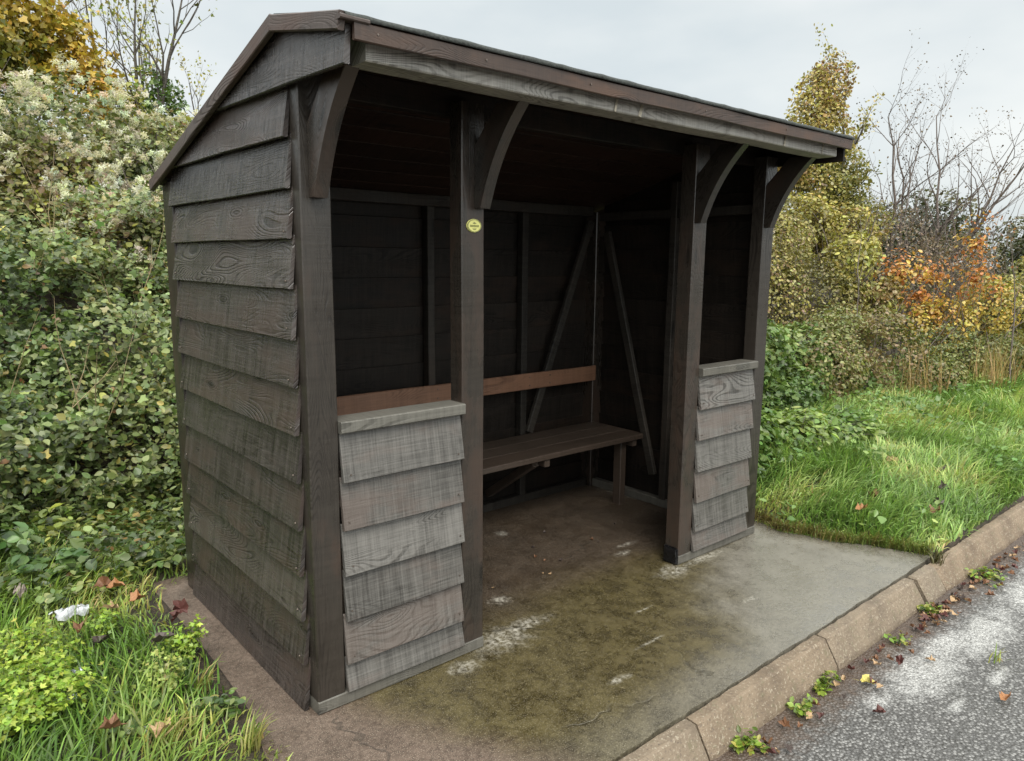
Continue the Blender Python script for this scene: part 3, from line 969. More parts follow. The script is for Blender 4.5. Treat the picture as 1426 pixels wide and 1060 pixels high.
# thin dry stalks poking out of the ivy
rnd = random.Random(5)
for k in range(16):
    x = rnd.uniform(-.75, .6); y = rnd.uniform(2.7, 5.2)
    z = float(hground(np.array([x]), np.array([y]))[0])
    segs = []
    for j in range(rnd.choice((1, 1, 3))):
        s_, _ = grow((x + rnd.gauss(0, .03), y, z + .05), rnd.uniform(.6, 1.1), .0055, rnd, 2, nchild=(2, 0), ang=.5, trop=.02, crook=.09, ratio=.35, direc=(rnd.gauss(0, .3), -.45 + rnd.gauss(0, .2), .8), nseg=7)
        segs += s_
    o = tubes('dry_stalk', segs, 'straw', None, 4)
    tag(o, 'thin pale dry stalk poking out of the ivy on the left bank', 'stalk', 'dry stalks in the ivy')

# ------------------------------------------------------------------ clematis thickets with white seed heads
CLEM = [(.060, .085, .030), (.095, .125, .045), (.140, .165, .065), (.16, .155, .075), (.22, .24, .06), (.13, .10, .06)]
CLW = [2, 3, 3, 1.8, .9, .8]
def clematis(label, base, lobes, n, heads, off):
    r = shrub('clematis_thicket', label, 'clematis', base, lobes, n, .050, CLEM, CLW, 'oval', stems=22, stem_r=.009, gap=.33, shell=.25, group='clematis thickets on the left bank', whips=14, off=off)
    P, N = lobe_pts(lobes, int(heads * 4), .07, .40, 2.2, off)
    m = ((N[:, 2] > -.25) & (vnoise(P, 1.5, 21) > .43))
    P, N = P[m][:heads], N[m][:heads]
    ci = RNG.integers(0, max(2, len(P) // 6), len(P))
    P = P[ci] + RNG.normal(0, .055, P.shape) + N[ci] * .05
    k = 36
    C = np.repeat(P, k, 0); NN = RNG.normal(size=C.shape)
    NN /= np.linalg.norm(NN, axis=1, keepdims=True)
    rad = np.repeat(RNG.uniform(.024, .044, len(P)), k)
    C = C + NN * rad[:, None] * RNG.uniform(.3, 1, (len(C), 1))
    tint = np.repeat(pal(len(P), [(.50, .52, .52), (.57, .61, .62), (.40, .41, .40), (.47, .46, .44)], None, .15), k, 0)
    leaves('seed_heads', C, RNG.normal(size=C.shape), rad * .7, tint, 'fluff', 'fluff', r)
    return r
def gz(x, y): return float(hground(np.array([x]), np.array([y]))[0])
clematis('large clematis thicket full of white fluffy seed heads beside the shelter roof', (.8, 6.0, gz(.8, 6)), [(.55, 6.0, 2.45, .95, .8, .75), (1.05, 5.8, 2.1, .7, .8, .8), (.2, 5.6, 2.0, .8, .7, .6), (1.25, 6.3, 2.3, .6, .8, .65)], 17000, 1150, 0)
clematis('paler clematis thicket at the left photo edge with scattered white seed heads', (-.35, 5.6, gz(-.35, 5.6)), [(-.35, 5.6, 2.15, .8, .8, .8), (-.1, 5.0, 1.55, .7, .6, .6), (-.7, 5.5, 1.9, .7, .8, .8)], 12000, 520, 1)
clematis('twiggy clematis thicket low against the left back corner of the shelter', (1.1, 4.6, gz(1.1, 4.6)), [(1.05, 4.7, 1.5, .65, .6, .65), (1.5, 5.0, 1.7, .6, .6, .7), (.6, 4.8, 1.45, .5, .5, .5)], 9500, 420, 2)

# ------------------------------------------------------------------ trees
def tree(name, label, cat, base, H, r0, seed, lobes=None, n=0, size=.06, cols=None, w=None, shape='oval', tipleaves=0, tipsz=.04, tipcols=None, grow_kw=None, gap=.40, shell=.3, group=None, barkmat='bark', stems=1, gs=2.2, up=.3, cs=.9):
    r = plant(name, label, cat, base, group)
    rnd = random.Random(seed)
    kw = dict(levels=3, nchild=(8, 6, 4), ang=.75, trop=.09, crook=.13, ratio=.46, start=.25)
    kw.update(grow_kw or {})
    segs, tips = [], []
    for k in range(stems):
        lean = (rnd.gauss(0, .22), rnd.gauss(0, .22)) if stems > 1 else (rnd.gauss(0, .04), rnd.gauss(0, .04))
        s_, t_ = grow(Vector(base) + Vector((rnd.gauss(0, .08) if stems > 1 else 0, rnd.gauss(0, .08) if stems > 1 else 0, -.1)), H * rnd.uniform(.85, 1.0), r0 * rnd.uniform(.75, 1), rnd, lean=lean, **kw)
        segs += s_; tips += t_
    tubes('trunk', segs, barkmat, r, 6)
    Pl, Nl, Sl, Tl = [], [], [], []
    if lobes:
        P, N = lobe_pts(lobes, n, shell, gap, gs, seed)
        Pl.append(P); Nl.append(N * .7 + RNG.normal(0, .6, N.shape) + np.array([0, 0, up])); Sl.append(size * RNG.uniform(.55, 1.35, n)); Tl.append(pal(n, cols, w, .22, P, cs))
    if tipleaves:
        tp = np.array([list(p) for p, d in tips])
        i = RNG.integers(0, len(tp), tipleaves)
        P = tp[i] + RNG.normal(0, .045, (tipleaves, 3))
        Pl.append(P); Nl.append(RNG.normal(size=P.shape)); Sl.append(tipsz * RNG.uniform(.6, 1.3, tipleaves)); Tl.append(pal(tipleaves, tipcols or cols, None, .25, P, cs))
    if Pl:
        leaves('crown', np.concatenate(Pl), np.concatenate(Nl), np.concatenate(Sl), np.concatenate(Tl), shape, 'leaf', r)
    return r

GOLD = [(.12, .14, .03), (.22, .20, .04), (.32, .26, .05), (.36, .27, .05), (.30, .19, .04)]
tree('maple_tree', 'golden orange autumn tree rising above the white clematis at upper left', 'tree', (.3, 10.6, gz(.3, 10.6)), 4.2, .11, 3,
     [(.5, 10.4, 4.7, 1.05, 1.1, .95), (-.1, 10.6, 5.3, 1.0, 1.0, .8), (.05, 9.9, 4.2, .9, .9, .7), (1.2, 10.3, 4.25, .72, .8, .6), (-.9, 10.4, 4.9, .9, .9, 1.0), (1.65, 10.2, 3.6, .60, .6, .55), (2.0, 10.2, 3.1, .4, .5, .45)], 19000, .085, GOLD, [1.5, 2.2, 3, 2.2, .8], 'ivy', gap=.42, shell=.33)
tree('dark_tree', 'dark green leafy tree showing through gaps behind the golden tree', 'tree', (-.6, 12.2, gz(-.6, 12.2)), 3.6, .12, 4,
     [(-.3, 12.0, 4.5, 1.2, 1., 1.3), (.5, 12.3, 3.6, 1.2, 1., .9), (-1.3, 12.2, 4.2, 1, 1, 1.4)], 9000, .075, [(.03, .05, .02), (.05, .075, .025), (.08, .10, .03)], None, 'oval', gap=.38)
tree('ivy_clad_tree', 'slender ivy-clad tree with sparse yellow leaves on bare upper twigs left of the roof', 'tree', (2.35, 10.2, gz(2.35, 10.2)), 3.0, .05, 8,
     [(2.45, 10.1, 3.75, .42, .4, .55), (2.85, 10.3, 3.25, .55, .5, .5), (2.2, 10.1, 3.3, .35, .4, .5), (3.1, 10.3, 2.9, .5, .5, .4)], 6500, .06, [(.06, .11, .025), (.11, .17, .035), (.23, .25, .05)], None, 'ivy', 900, .055, [(.22, .25, .06), (.30, .28, .09), (.16, .20, .06)], dict(nchild=(9, 5, 3), trop=.16, ang=.5, ratio=.5), stems=3)
tree('bare_sapling', 'leafless grey sapling between the golden tree and the ivy-clad tree', 'tree', (1.75, 10.9, gz(1.75, 10.9)), 3.1, .04, 12, grow_kw=dict(nchild=(8, 5, 3), trop=.18, ang=.45, ratio=.42), stems=2, tipleaves=120, tipsz=.04, tipcols=[(.2, .2, .08)])
tree('thin_tree', 'small thin tree with few pale yellow leaves touching the sloping roof edge', 'tree', (3.75, 11.9, gz(3.75, 11.9)), 2.2, .045, 15, [(3.7, 11.9, 3.0, .45, .4, .35)], 1200, .055, [(.06, .09, .03), (.1, .12, .04)], None, 'oval', 420, .05, [(.26, .26, .08), (.34, .30, .10)], dict(trop=.16, ang=.5), stems=2)
tree('distant_bare_tree', 'bare treetop just peeping above the middle of the roof', 'tree', (9.9, 10.6, gz(9.9, 10.6)), 4.15, .05, 21, grow_kw=dict(nchild=(9, 3, 2), ang=.55, trop=.16, ratio=.2, start=.5), tipleaves=20, tipsz=.05, tipcols=[(.12, .11, .07)])

# right-hand side
TALL = [(.12, .13, .04), (.19, .19, .06), (.27, .25, .085), (.33, .30, .11), (.27, .19, .09), (.17, .12, .07)]
tree('tall_leafy_tree', 'tall narrow tree with thinning olive and russet leaves behind the right end of the roof', 'tree', (10.45, 3.75, gz(10.45, 3.75)), 4.2, .07, 31,
     [(10.35, 3.8, 4.15, .42, .42, .55), (10.3, 3.85, 3.45, .62, .6, .65), (10.5, 3.7, 2.75, .75, .7, .65), (10.65, 3.45, 2.1, .85, .75, .6), (9.95, 4.1, 3.0, .45, .5, .5)], 21000, .050, TALL, [1.5, 2.6, 3, 2.4, 1, .8], 'oval', 900, .045, TALL[:4], dict(nchild=(12, 5, 3), trop=.10, ang=.65, ratio=.33), gap=.36, shell=.36)
tree('bare_tree', 'bare many-stemmed tree with upswept dark twigs against the sky at upper right', 'tree', (11.55, 2.75, gz(11.55, 2.75)), 3.75, .045, 41,
     grow_kw=dict(nchild=(11, 6, 3), ang=.62, trop=.08, crook=.15, ratio=.42, start=.22), tipleaves=1300, tipsz=.030, tipcols=[(.05, .04, .035), (.09, .065, .05), (.12, .09, .06)], stems=5, barkmat='twig')
shrub('yellow_shrub', 'bright yellow-green shrub at the foot of the tall narrow tree', 'shrub', (8.6, 2.95, gz(8.6, 2.95)),
      [(8.45, 3.0, 1.95, .55, .5, .5), (9.1, 2.75, 1.85, .6, .5, .45), (8.0, 3.1, 1.7, .45, .5, .5)], 7500, .062, [(.15, .145, .05), (.23, .22, .06), (.29, .27, .08), (.21, .16, .07), (.10, .11, .04)], [1.6, 2.6, 2.0, 1.4, 1.2], 'oval', 16, .012, gap=.37)
shrub('brown_twiggy_bush', 'brown bush of bare tangled twigs below the bare tree', 'bush', (10.9, 2.35, gz(10.9, 2.35)),
      [(10.6, 2.5, 1.55, .7, .6, .75), (11.4, 2.2, 1.4, .7, .6, .7), (12.1, 2.1, 1.3, .6, .6, .6)], 5200, .045, [(.11, .09, .07), (.17, .135, .10), (.22, .18, .13), (.15, .15, .08)], None, 'oval', 46, .011, gap=.3, whips=60)
shrub('bramble_thicket', 'olive-brown bramble thicket arching over behind the green ivy bush', 'bramble', (7.2, 2.35, gz(7.2, 2.35)),
      [(6.5, 2.5, 1.15, .75, .65, .65), (7.3, 2.2, 1.05, .75, .6, .6), (6.9, 2.7, 1.6, .7, .6, .5), (8.0, 2.0, .85, .6, .5, .5), (5.9, 2.7, 1.25, .5, .6, .7)], 19000, .042, [(.085, .085, .030), (.145, .140, .048), (.205, .190, .070), (.140, .095, .055), (.26, .25, .085)], [1.6, 3, 2.8, 1.3, 1.6], 'oval', 34, .008, gap=.34, whips=50)
shrub('whitened_bramble', 'clump of seeding clematis with grey-white heads among the brambles by the right post', 'clematis', (5.9, 2.9, gz(5.9, 2.9)),
      [(5.8, 2.75, 1.75, .45, .4, .35), (6.4, 2.5, 1.7, .4, .35, .25)], 2600, .040, [(.36, .35, .30), (.24, .23, .18), (.13, .14, .06), (.45, .43, .38)], None, 'oval', 10, .007, gap=.42)
GRN = [(.045, .085, .025), (.075, .130, .038), (.115, .175, .055), (.165, .215, .080)]
shrub('ivy_bush', 'rounded bright green ivy bush next to the right end of the shelter', 'ivy bush', (4.95, 1.45, gz(4.95, 1.45)),
      [(4.45, 1.35, .55, .40, .35, .40), (5.1, 1.6, .62, .5, .4, .40), (4.1, 1.55, .95, .38, .35, .38), (5.9, 1.6, .55, .5, .4, .32), (4.7, 1.1, .30, .5, .3, .25), (4.75, 1.6, .90, .30, .3, .28), (5.5, 1.35, .35, .45, .3, .25), (3.75, 1.35, .75, .3, .3, .45), (6.5, 1.4, .35, .4, .3, .25)], 19000, .052, GRN, [2, 3, 3, 2], 'ivy', 16, .01, gap=.33, cs=2)
shrub('nettle_patch', 'low patch of broad-leaved nettles at the foot of the right corner post', 'nettles', (3.75, .62, gz(3.75, .62)),
      [(3.6, .75, .30, .40, .32, .26), (4.2, .62, .25, .45, .32, .22), (3.3, .72, .22, .3, .3, .2), (4.8, .55, .18, .45, .3, .16)], 4200, .058, [(.075, .14, .035), (.12, .20, .05), (.17, .245, .075)], None, 'oval', 22, .004, gap=.30, up=.8, cs=2)
ORG = [(.36, .16, .055), (.42, .21, .07), (.30, .12, .045), (.40, .28, .08)]
def sapling(label, base, lobes, n, cols, name='orange_sapling', cat='sapling', whips=4, stems=6):
    return shrub(name, label, cat, base, lobes, n, .056, cols, None, 'oval', stems, .008, gap=.45, shell=.6, whips=whips, gs=5)
sapling('orange-leaved sapling standing left among the yellow-green shrubs on the right', (8.35, 1.6, gz(8.35, 1.6)), [(8.3, 1.6, 1.40, .42, .35, .30), (8.6, 1.5, 1.15, .36, .3, .28)], 560, ORG, whips=12)
sapling('tall thin sapling with glowing orange leaves nearest the right photo edge', (9.0, 1.05, gz(9.0, 1.05)), [(9.0, 1.05, 1.75, .24, .25, .42), (9.15, 1.1, 1.35, .34, .3, .28)], 330, ORG, whips=10)
sapling('orange and yellow sapling between the two other orange saplings', (8.9, 1.4, gz(8.9, 1.4)), [(8.85, 1.45, 1.35, .42, .3, .30), (8.7, 1.35, .95, .40, .3, .25)], 520, [(.38, .22, .06), (.42, .31, .08), (.36, .17, .06)])
shrub('lime_shrub', 'lime-yellow leafy shrub just left of the orange saplings', 'shrub', (7.75, 1.85, gz(7.75, 1.85)), [(7.7, 1.9, 1.50, .38, .34, .36), (8.0, 1.75, 1.2, .38, .34, .3)], 2300, .060, [(.23, .23, .07), (.30, .29, .09), (.16, .17, .05), (.20, .15, .07)], None, 'oval', 10, .009, gap=.42, shell=.45, whips=10)
shrub('golden_shrub', 'golden yellow low shrub under the orange saplings', 'shrub', (8.9, 1.3, gz(8.9, 1.3)), [(8.8, 1.25, .80, .55, .36, .32), (9.6, 1.05, .95, .62, .4, .40)], 2600, .054, [(.34, .28, .07), (.38, .30, .07), (.25, .25, .07), (.38, .22, .06)], [2, 2, 2, 1], 'oval', 12, .009, gap=.38)
shrub('pale_green_shrub', 'pale yellowish-green shrub at the right photo edge below the thin saplings', 'shrub', (10.6, 1.0, gz(10.6, 1.0)), [(10.3, 1.0, .95, .6, .4, .5), (11.2, .9, 1.1, .7, .5, .6), (10.0, 1.2, .6, .6, .4, .35)], 6500, .058, [(.16, .17, .05), (.23, .225, .07), (.10, .12, .045), (.28, .26, .10)], None, 'oval', 16, .009, gap=.36, whips=10)
shrub('grey_green_scrub', 'dull grey-green scrub between the ivy bush and the tall dry grass', 'scrub', (8.0, 1.55, gz(8.0, 1.55)), [(7.4, 1.35, .55, .7, .4, .42), (8.5, 1.05, .45, .7, .36, .36), (6.6, 1.45, .62, .6, .4, .45), (9.4, .85, .42, .6, .3, .32), (6.0, 1.25, .45, .5, .3, .35), (7.9, .95, .30, .6, .3, .25)], 13000, .043, [(.085, .11, .04), (.13, .155, .055), (.185, .20, .085), (.16, .13, .07)], None, 'oval', 22, .006, gap=.34, whips=24)
for k, (az, d, H, lb) in enumerate(((72.6, 11.5, 1.9, 'thin bare sapling stem with side twigs left of the tallest orange sapling'), (73.9, 11.0, 2.2, 'thin bare sapling at the right photo edge against the sky'), (71.3, 10.6, 1.7, 'short bare sapling stem rising out of the brown twiggy bush'), (75.0, 10.0, 1.9, 'dark thin sapling cut by the right photo edge'))):
    x = -1 + d * math.sin(math.radians(az)); y = -2.14 + d * math.cos(math.radians(az))
    tree('bare_sapling', lb, 'sapling', (x, y, gz(x, y)), H, .014, 60 + k, grow_kw=dict(levels=2, nchild=(9, 3), ang=.5, trop=.12, crook=.05, ratio=.18, start=.4), tipleaves=30, tipsz=.035, tipcols=[(.12, .09, .06), (.25, .12, .05)], barkmat='twig')
DT = [(.030, .040, .020), (.050, .060, .028), (.080, .080, .040)]
for k, (x, y, z, s, lb) in enumerate(((21.5, 6.3, 1.6, 1.5, 'distant dark green tree behind the brown twiggy bush'), (25.0, 4.6, 1.2, 1.4, 'distant dark tree behind the saplings at the right edge'), (30.0, 4.0, 1.5, 2.0, 'farthest dark tree on the right horizon'), (17.5, 6.6, 1.3, 1.3, 'distant dark tree behind the tall narrow tree'))):
    tree('distant_tree', lb, 'tree', (x, y, gz(x, y)), 2.0 * s, .1, 70 + k, [(x, y, z + .6 * s, s * 1.0, s, .75 * s), (x + s * .8, y, z + .2 * s, s * .8, s * .8, .6 * s), (x - s * .7, y, z + .2 * s, s * .8, s * .8, .6 * s)], 5000, .11, DT, None, 'oval', gap=.33)
# a few more shrubs beyond the right frame edge
shrub('hedge_shrub', 'green hedge shrub beyond the right photo edge', 'shrub', (13.0, .6, gz(13, .6)), [(12.8, .7, .9, .8, .5, .7), (13.8, .5, 1.0, .8, .5, .7), (15, .4, .9, .9, .5, .7)], 5000, .07, [(.10, .12, .045), (.16, .17, .06), (.22, .21, .07)], None, 'oval', 14, .01)

# ------------------------------------------------------------------ grass
def grass_mesh(name, P, L, wd, cols, w, lean_dir, lean, parent=None, mat='grass', cs=1.5, jit=.2, droop=.8):
    n = len(P)
    ang = RNG.uniform(0, 2 * PI, n)
    D = np.stack([np.cos(ang), np.sin(ang), np.zeros(n)], 1) * RNG.uniform(.2, .8, (n, 1)) + lean_dir * lean
    Dh = D / np.maximum(np.linalg.norm(D, axis=1, keepdims=True), .3)
    side = np.stack([-Dh[:, 1], Dh[:, 0], np.zeros(n)], 1); side += RNG.normal(0, .25, side.shape)
    side /= np.linalg.norm(side, axis=1, keepdims=True)
    bend = RNG.uniform(.35, 1.15, n) * droop
    ts = (0, .35, .7, 1.0); ws = (.8, 1.0, .7, .08)
    out = np.empty((n, 8, 3))
    for j, (tt, ww) in enumerate(zip(ts, ws)):
        th = bend * tt * 1.5
        # arc: position integrates the bending direction
        up = np.sin(np.minimum(th, 3)) / np.maximum(bend * 1.5, 1e-3)
        ou = (1 - np.cos(np.minimum(th, 3))) / np.maximum(bend * 1.5, 1e-3)
        c = P + Dh * (ou * L)[:, None] + np.array([0, 0, 1.]) * (up * L)[:, None]
        out[:, 2 * j] = c - side * (wd * ww / 2)[:, None]
        out[:, 2 * j + 1] = c + side * (wd * ww / 2)[:, None]
    TF = np.array([[0, 1, 3, 2], [2, 3, 5, 4], [4, 5, 7, 6]])
    F = (TF[None] + (np.arange(n) * 8)[:, None, None]).reshape(-1, 4)
    tint = np.repeat(pal(n, cols, w, jit, P, cs), 8, 0)
    return np_mesh(name, out.reshape(-1, 3), F, M[mat], tint, parent, smooth=True)

GR = [(.065, .130, .026), (.11, .20, .038), (.16, .255, .06), (.22, .30, .08), (.29, .30, .09), (.32, .26, .13)]
GW = [1.6, 3.2, 3.2, 2.2, .6, .2]
def clump(P):
    a = vnoise(P, 1.6, 31) * 2 * PI * 1.6
    return np.stack([np.cos(a), np.sin(a), 0 * a], 1)
# left verge
n = 26000
x = RNG.uniform(-1.7, .35, n); y = RNG.uniform(-.75, 2.75, n)
P = np.stack([x, y, hground(x, y) - .01], 1)
edge = -.155 - .13 * vnoise(P, 4.5, 33) + .10 * sstep(-.1, -.6, y) + .03 + .8 * sstep(1.30, 1.42, y)
dens = vnoise(P, 2.2, 34) * .6 + vnoise(P, 7, 35) * .4
ok = (x < edge) & (dens > .30 + .12 * sstep(1.6, 2.4, y)) & ~((x > edge - .06) & (RNG.random(n) < .5))
P = P[ok]; n = len(P)
L = RNG.uniform(.05, .19, n) * (.5 + 1.0 * vnoise(P, 1.8, 36)) * (1 - .6 * np.exp(-(((P[:, 0] + .74) / .16) ** 2 + ((P[:, 1] - .62) / .28) ** 2))) * (1 - .45 * sstep(-.45, -.2, P[:, 0]))
o = grass_mesh('grass', P, L, RNG.uniform(.004, .0085, n), GR, GW, clump(P) * .7 + np.array([.15, -.12, 0]), .6, droop=1.3, cs=3.5, jit=.28)
tag(o, 'tangled green grass on the verge left of the shelter', 'grass', kind='stuff')
# right verge
n = 95000
x = 2.7 + 13 * RNG.random(n) ** 1.9; y = RNG.uniform(-.80, 1.9, n)
P = np.stack([x, y, hground(x, y) - .01], 1)
sr = np.array([slab_right(q) for q in y])
edge = sr + .05 * (vnoise(P, 6, 37) - .35)
dens = vnoise(P, 2.0, 38) * .6 + vnoise(P, 6, 39) * .4
ok = (x > edge) & (y > -.80 + .03 * vnoise(P, 9, 40)) & (dens > .27 - .14 * (y < -.3))
ok &= ~((y < .9) & (x < 3.0) & (RNG.random(n) < .35))
P = P[ok]; n = len(P)
L = RNG.uniform(.10, .27, n) * (.6 + .8 * vnoise(P, 1.7, 41)) * (.40 + .60 * sstep(.0, .7, P[:, 0] - 2.95 - .0)) * (.55 + .45 * sstep(-.8, -.45, P[:, 1]))
GR2 = [(.10, .18, .05), (.155, .26, .08), (.215, .325, .115), (.28, .38, .145), (.34, .38, .15), (.34, .29, .16)]
o = grass_mesh('grass', P, L, RNG.uniform(.0045, .0095, n) * (1 + .05 * (P[:, 0] - 3)), GR2, [2, 3, 3, 1.8, .7, .35], clump(P) * .7 + np.array([-.25, -.25, 0]), .6, droop=1.25, cs=3.0, jit=.28)
tag(o, 'lush bright green grass on the verge right of the shelter', 'grass', kind='stuff')
# broad-leaved weeds mixed into the grass
nb = 9000
xb = 2.9 + 6.5 * RNG.random(nb) ** 1.5; yb = RNG.uniform(-.7, 1.3, nb)
Pb = np.stack([xb, yb, hground(xb, yb)], 1)
ok = (vnoise(Pb, 2.4, 61) * .6 + vnoise(Pb, 7, 62) * .4 - .16 * (yb < .3) + .12 * (yb > .55) > .46) & (xb > np.array([slab_right(q) for q in yb]) + .12)
Pb = Pb[ok]; nb = len(Pb)
Pb[:, 2] += RNG.uniform(.05, .20, nb)
o = leaves('verge_weeds', Pb, np.array([0, -.2, 1.]) + RNG.normal(0, .4, Pb.shape), .05 * RNG.uniform(.5, 1.3, nb), pal(nb, [(.085, .16, .045), (.13, .22, .065), (.18, .26, .085)], None, .22, Pb, 2), 'oval')
tag(o, 'broad weed leaves mingled with the grass right of the shelter', 'weeds', kind='stuff')
# tall dry grass
STR = [(.30, .23, .12), (.38, .30, .17), (.25, .17, .09), (.22, .20, .09)]
for (cx, cy, rx, ry, nn, lb) in ((9.9, .62, .5, .3, 260, 'tuft of tall straw-coloured dry grass in front of the golden shrub'), (11.0, .55, .6, .3, 300, 'broad tuft of tall dry grass at the right photo edge'), (7.3, .85, .5, .2, 70, 'small wispy tuft of dry grass beside the ivy bush'), (8.6, .62, .38, .2, 170, 'thin tuft of dry grass in front of the grey-green scrub')):
    x = cx + rx * .6 * RNG.normal(0, 1, nn).clip(-1.3, 1.3); y = cy + ry * .6 * RNG.normal(0, 1, nn).clip(-1.3, 1.3)
    P = np.stack([x, y, hground(x, y)], 1)
    o = grass_mesh('dry_grass_tuft', P, RNG.uniform(.3, .72, nn), RNG.uniform(.004, .008, nn), STR, None, np.array([[-.3, -.1, 0]]), .5, droop=.5)
    tag(o, lb, 'dry grass', 'dry grass tufts on the right verge')
# ragged dark turf edge where the grass meets the concrete
ys_ = np.linspace(-.76, .9, 900)
n = 2600
y = RNG.uniform(-.77, .75, n); x = np.array([slab_right(q) for q in y]) + RNG.normal(.02, .022, n)
P = np.stack([x, y, np.full(n, .003)], 1)
o = grass_mesh('turf_edge', P, RNG.uniform(.03, .10, n), RNG.uniform(.003, .006, n), [(.05, .04, .02), (.10, .085, .04), (.16, .15, .06), (.12, .16, .045)], None, np.array([[-.5, -.4, 0]]), .7, droop=1.2)
tag(o, 'short withered turf edge lying over the rim of the concrete', 'turf', kind='stuff')

# ------------------------------------------------------------------ single weeds and plants on the left verge
def rosette(name, label, cat, cx, cy, n, spread, height, size, cols, shape, group=None, z=None):
    z = gz(cx, cy) if z is None else z
    r = plant(name, label, cat, (cx, cy, z), group)
    segs = []
    Pp, Nn = [], []
    rnd = random.Random(int(cx * 1000 + cy * 77))
    ns = max(6, min(60, n // 14))
    for k in range(ns):
        a = rnd.uniform(0, 2 * PI); rr = spread * math.sqrt(rnd.random())
        h = height * rnd.uniform(.5, 1.1) * (1 - .35 * rr / spread)
        tip = Vector((cx + rr * math.cos(a), cy + rr * math.sin(a), z + h))
        b = Vector((cx, cy, z - .01))
        mid_ = (b + tip) / 2 + Vector((0, 0, h * .2))
        segs += [(*b, .0022, *mid_, .0018), (*mid_, .0018, *tip, .001)]
        for j in range(n // ns):
            f = rnd.uniform(.35, 1.05)
            p = (b * (1 - f) + tip * f) + Vector((rnd.gauss(0, spread * .13), rnd.gauss(0, spread * .13), rnd.gauss(0, height * .06) + h * .12))
            Pp.append(p); Nn.append((rnd.gauss(0, .4) + math.cos(a) * .3, rnd.gauss(0, .4) + math.sin(a) * .3, 1))
    P = np.array([list(p) for p in Pp]); N = np.array(Nn)
    leaves('foliage', P, N, size * RNG.uniform(.6, 1.3, len(P)), pal(len(P), cols, None, .2), shape, 'leaf', r)
    tubes('stems', segs, 'stem', r, 4)
    return r
M['stem'] = bark('green_stem', (.07, .11, .03), (.15, .20, .07))
LIME = [(.17, .28, .035), (.23, .34, .05), (.13, .23, .03), (.28, .36, .07)]
rosette('parsley_weed', 'large bright lime-green parsley-like weed at the bottom left corner', 'weed', -.76, .52, 3000, .21, .20, .019, LIME, 'trefoil')
rosette('parsley_weed', 'lime-green parsley-like weed right behind the one in the corner', 'weed', -.70, .84, 1500, .16, .17, .018, LIME, 'trefoil')
rosette('parsley_weed', 'small lime-green parsley-like weed beside the brown earth strip', 'weed', -.24, .60, 420, .08, .15, .018, LIME, 'trefoil')
rosette('parsley_weed', 'small yellowish weed in the middle of the left grass', 'weed', -.45, .92, 280, .06, .14, .018, LIME[:3], 'trefoil')
rosette('parsley_weed', 'pale weed with tiny leaves near the edge of the earth strip', 'weed', -.36, .45, 420, .10, .15, .016, [(.25, .32, .10), (.20, .28, .07)], 'trefoil')
BR = [(.045, .095, .028), (.070, .130, .042), (.10, .165, .060)]
rosette('bramble_plant', 'bramble plant with big dull green leaves at the left photo edge', 'bramble', -.66, 1.85, 140, .20, .30, .072, BR, 'oval')
rosette('bramble_plant', 'low bramble with big leaves in front of the ivy bank', 'bramble', -.44, 1.66, 110, .17, .20, .062, BR, 'oval')
rosette('low_weed', 'low leafy weed hugging the left back corner post of the shelter', 'weed', -.12, 1.55, 120, .16, .16, .045, GRN, 'oval')
rosette('low_weed', 'yellow-green leafy weed between the ivy bank and the long grass', 'weed', -.35, 2.15, 150, .25, .2, .05, [(.10, .15, .04), (.2, .23, .05), (.15, .19, .05)], 'oval')
rosette('low_weed', 'straggly weed with pale leaves under the ivy bank near the shelter', 'weed', -.05, 2.15, 120, .22, .2, .045, [(.10, .15, .04), (.2, .23, .07), (.25, .2, .07)], 'oval')
rosette('low_weed', 'dull green weed spreading low near the bottom edge of the left grass', 'weed', -.50, .28, 130, .14, .09, .034, GRN, 'oval')
rosette('low_weed', 'dark green weed growing over the rim of the brown earth strip', 'weed', -.27, .22, 90, .09, .08, .030, GRN, 'oval')
rosette('low_weed', 'leafy weed beside the white wrapper, towards the ivy bank', 'weed', -.56, 1.32, 150, .16, .15, .040, GRN, 'oval')
rosette('low_weed', 'yellowing weed between the ivy bank and the end of the earth strip', 'weed', -.30, 1.38, 130, .14, .12, .036, [(.12, .16, .04), (.2, .22, .06), (.09, .13, .035)], 'oval')
# gutter weeds
for (x, y, n, s, lb) in ((1.10, -.93, 90, .07, 'bright green weed tuft at the kerb foot nearest the bottom edge'), (1.46, -.935, 60, .06, 'small weed at the kerb foot, second from the bottom edge'), (1.67, -.935, 110, .085, 'leafy weed tuft at the kerb foot below the dark joint'), (2.66, -.955, 70, .07, 'flat weed at the kerb foot beside the fallen leaves'), (3.3, -.95, 160, .13, 'largest gutter weed, past the soil clump on the kerb'), (2.25, -.97, 24, .05, 'tiny weed in the gutter beside the white powder')):
    rosette('gutter_weed', lb, 'weed', x, y, n, s, .05, .026, [(.13, .22, .035), (.19, .27, .05), (.09, .15, .03), (.24, .25, .07)], 'oval', 'weeds along the kerb', z=-.118)
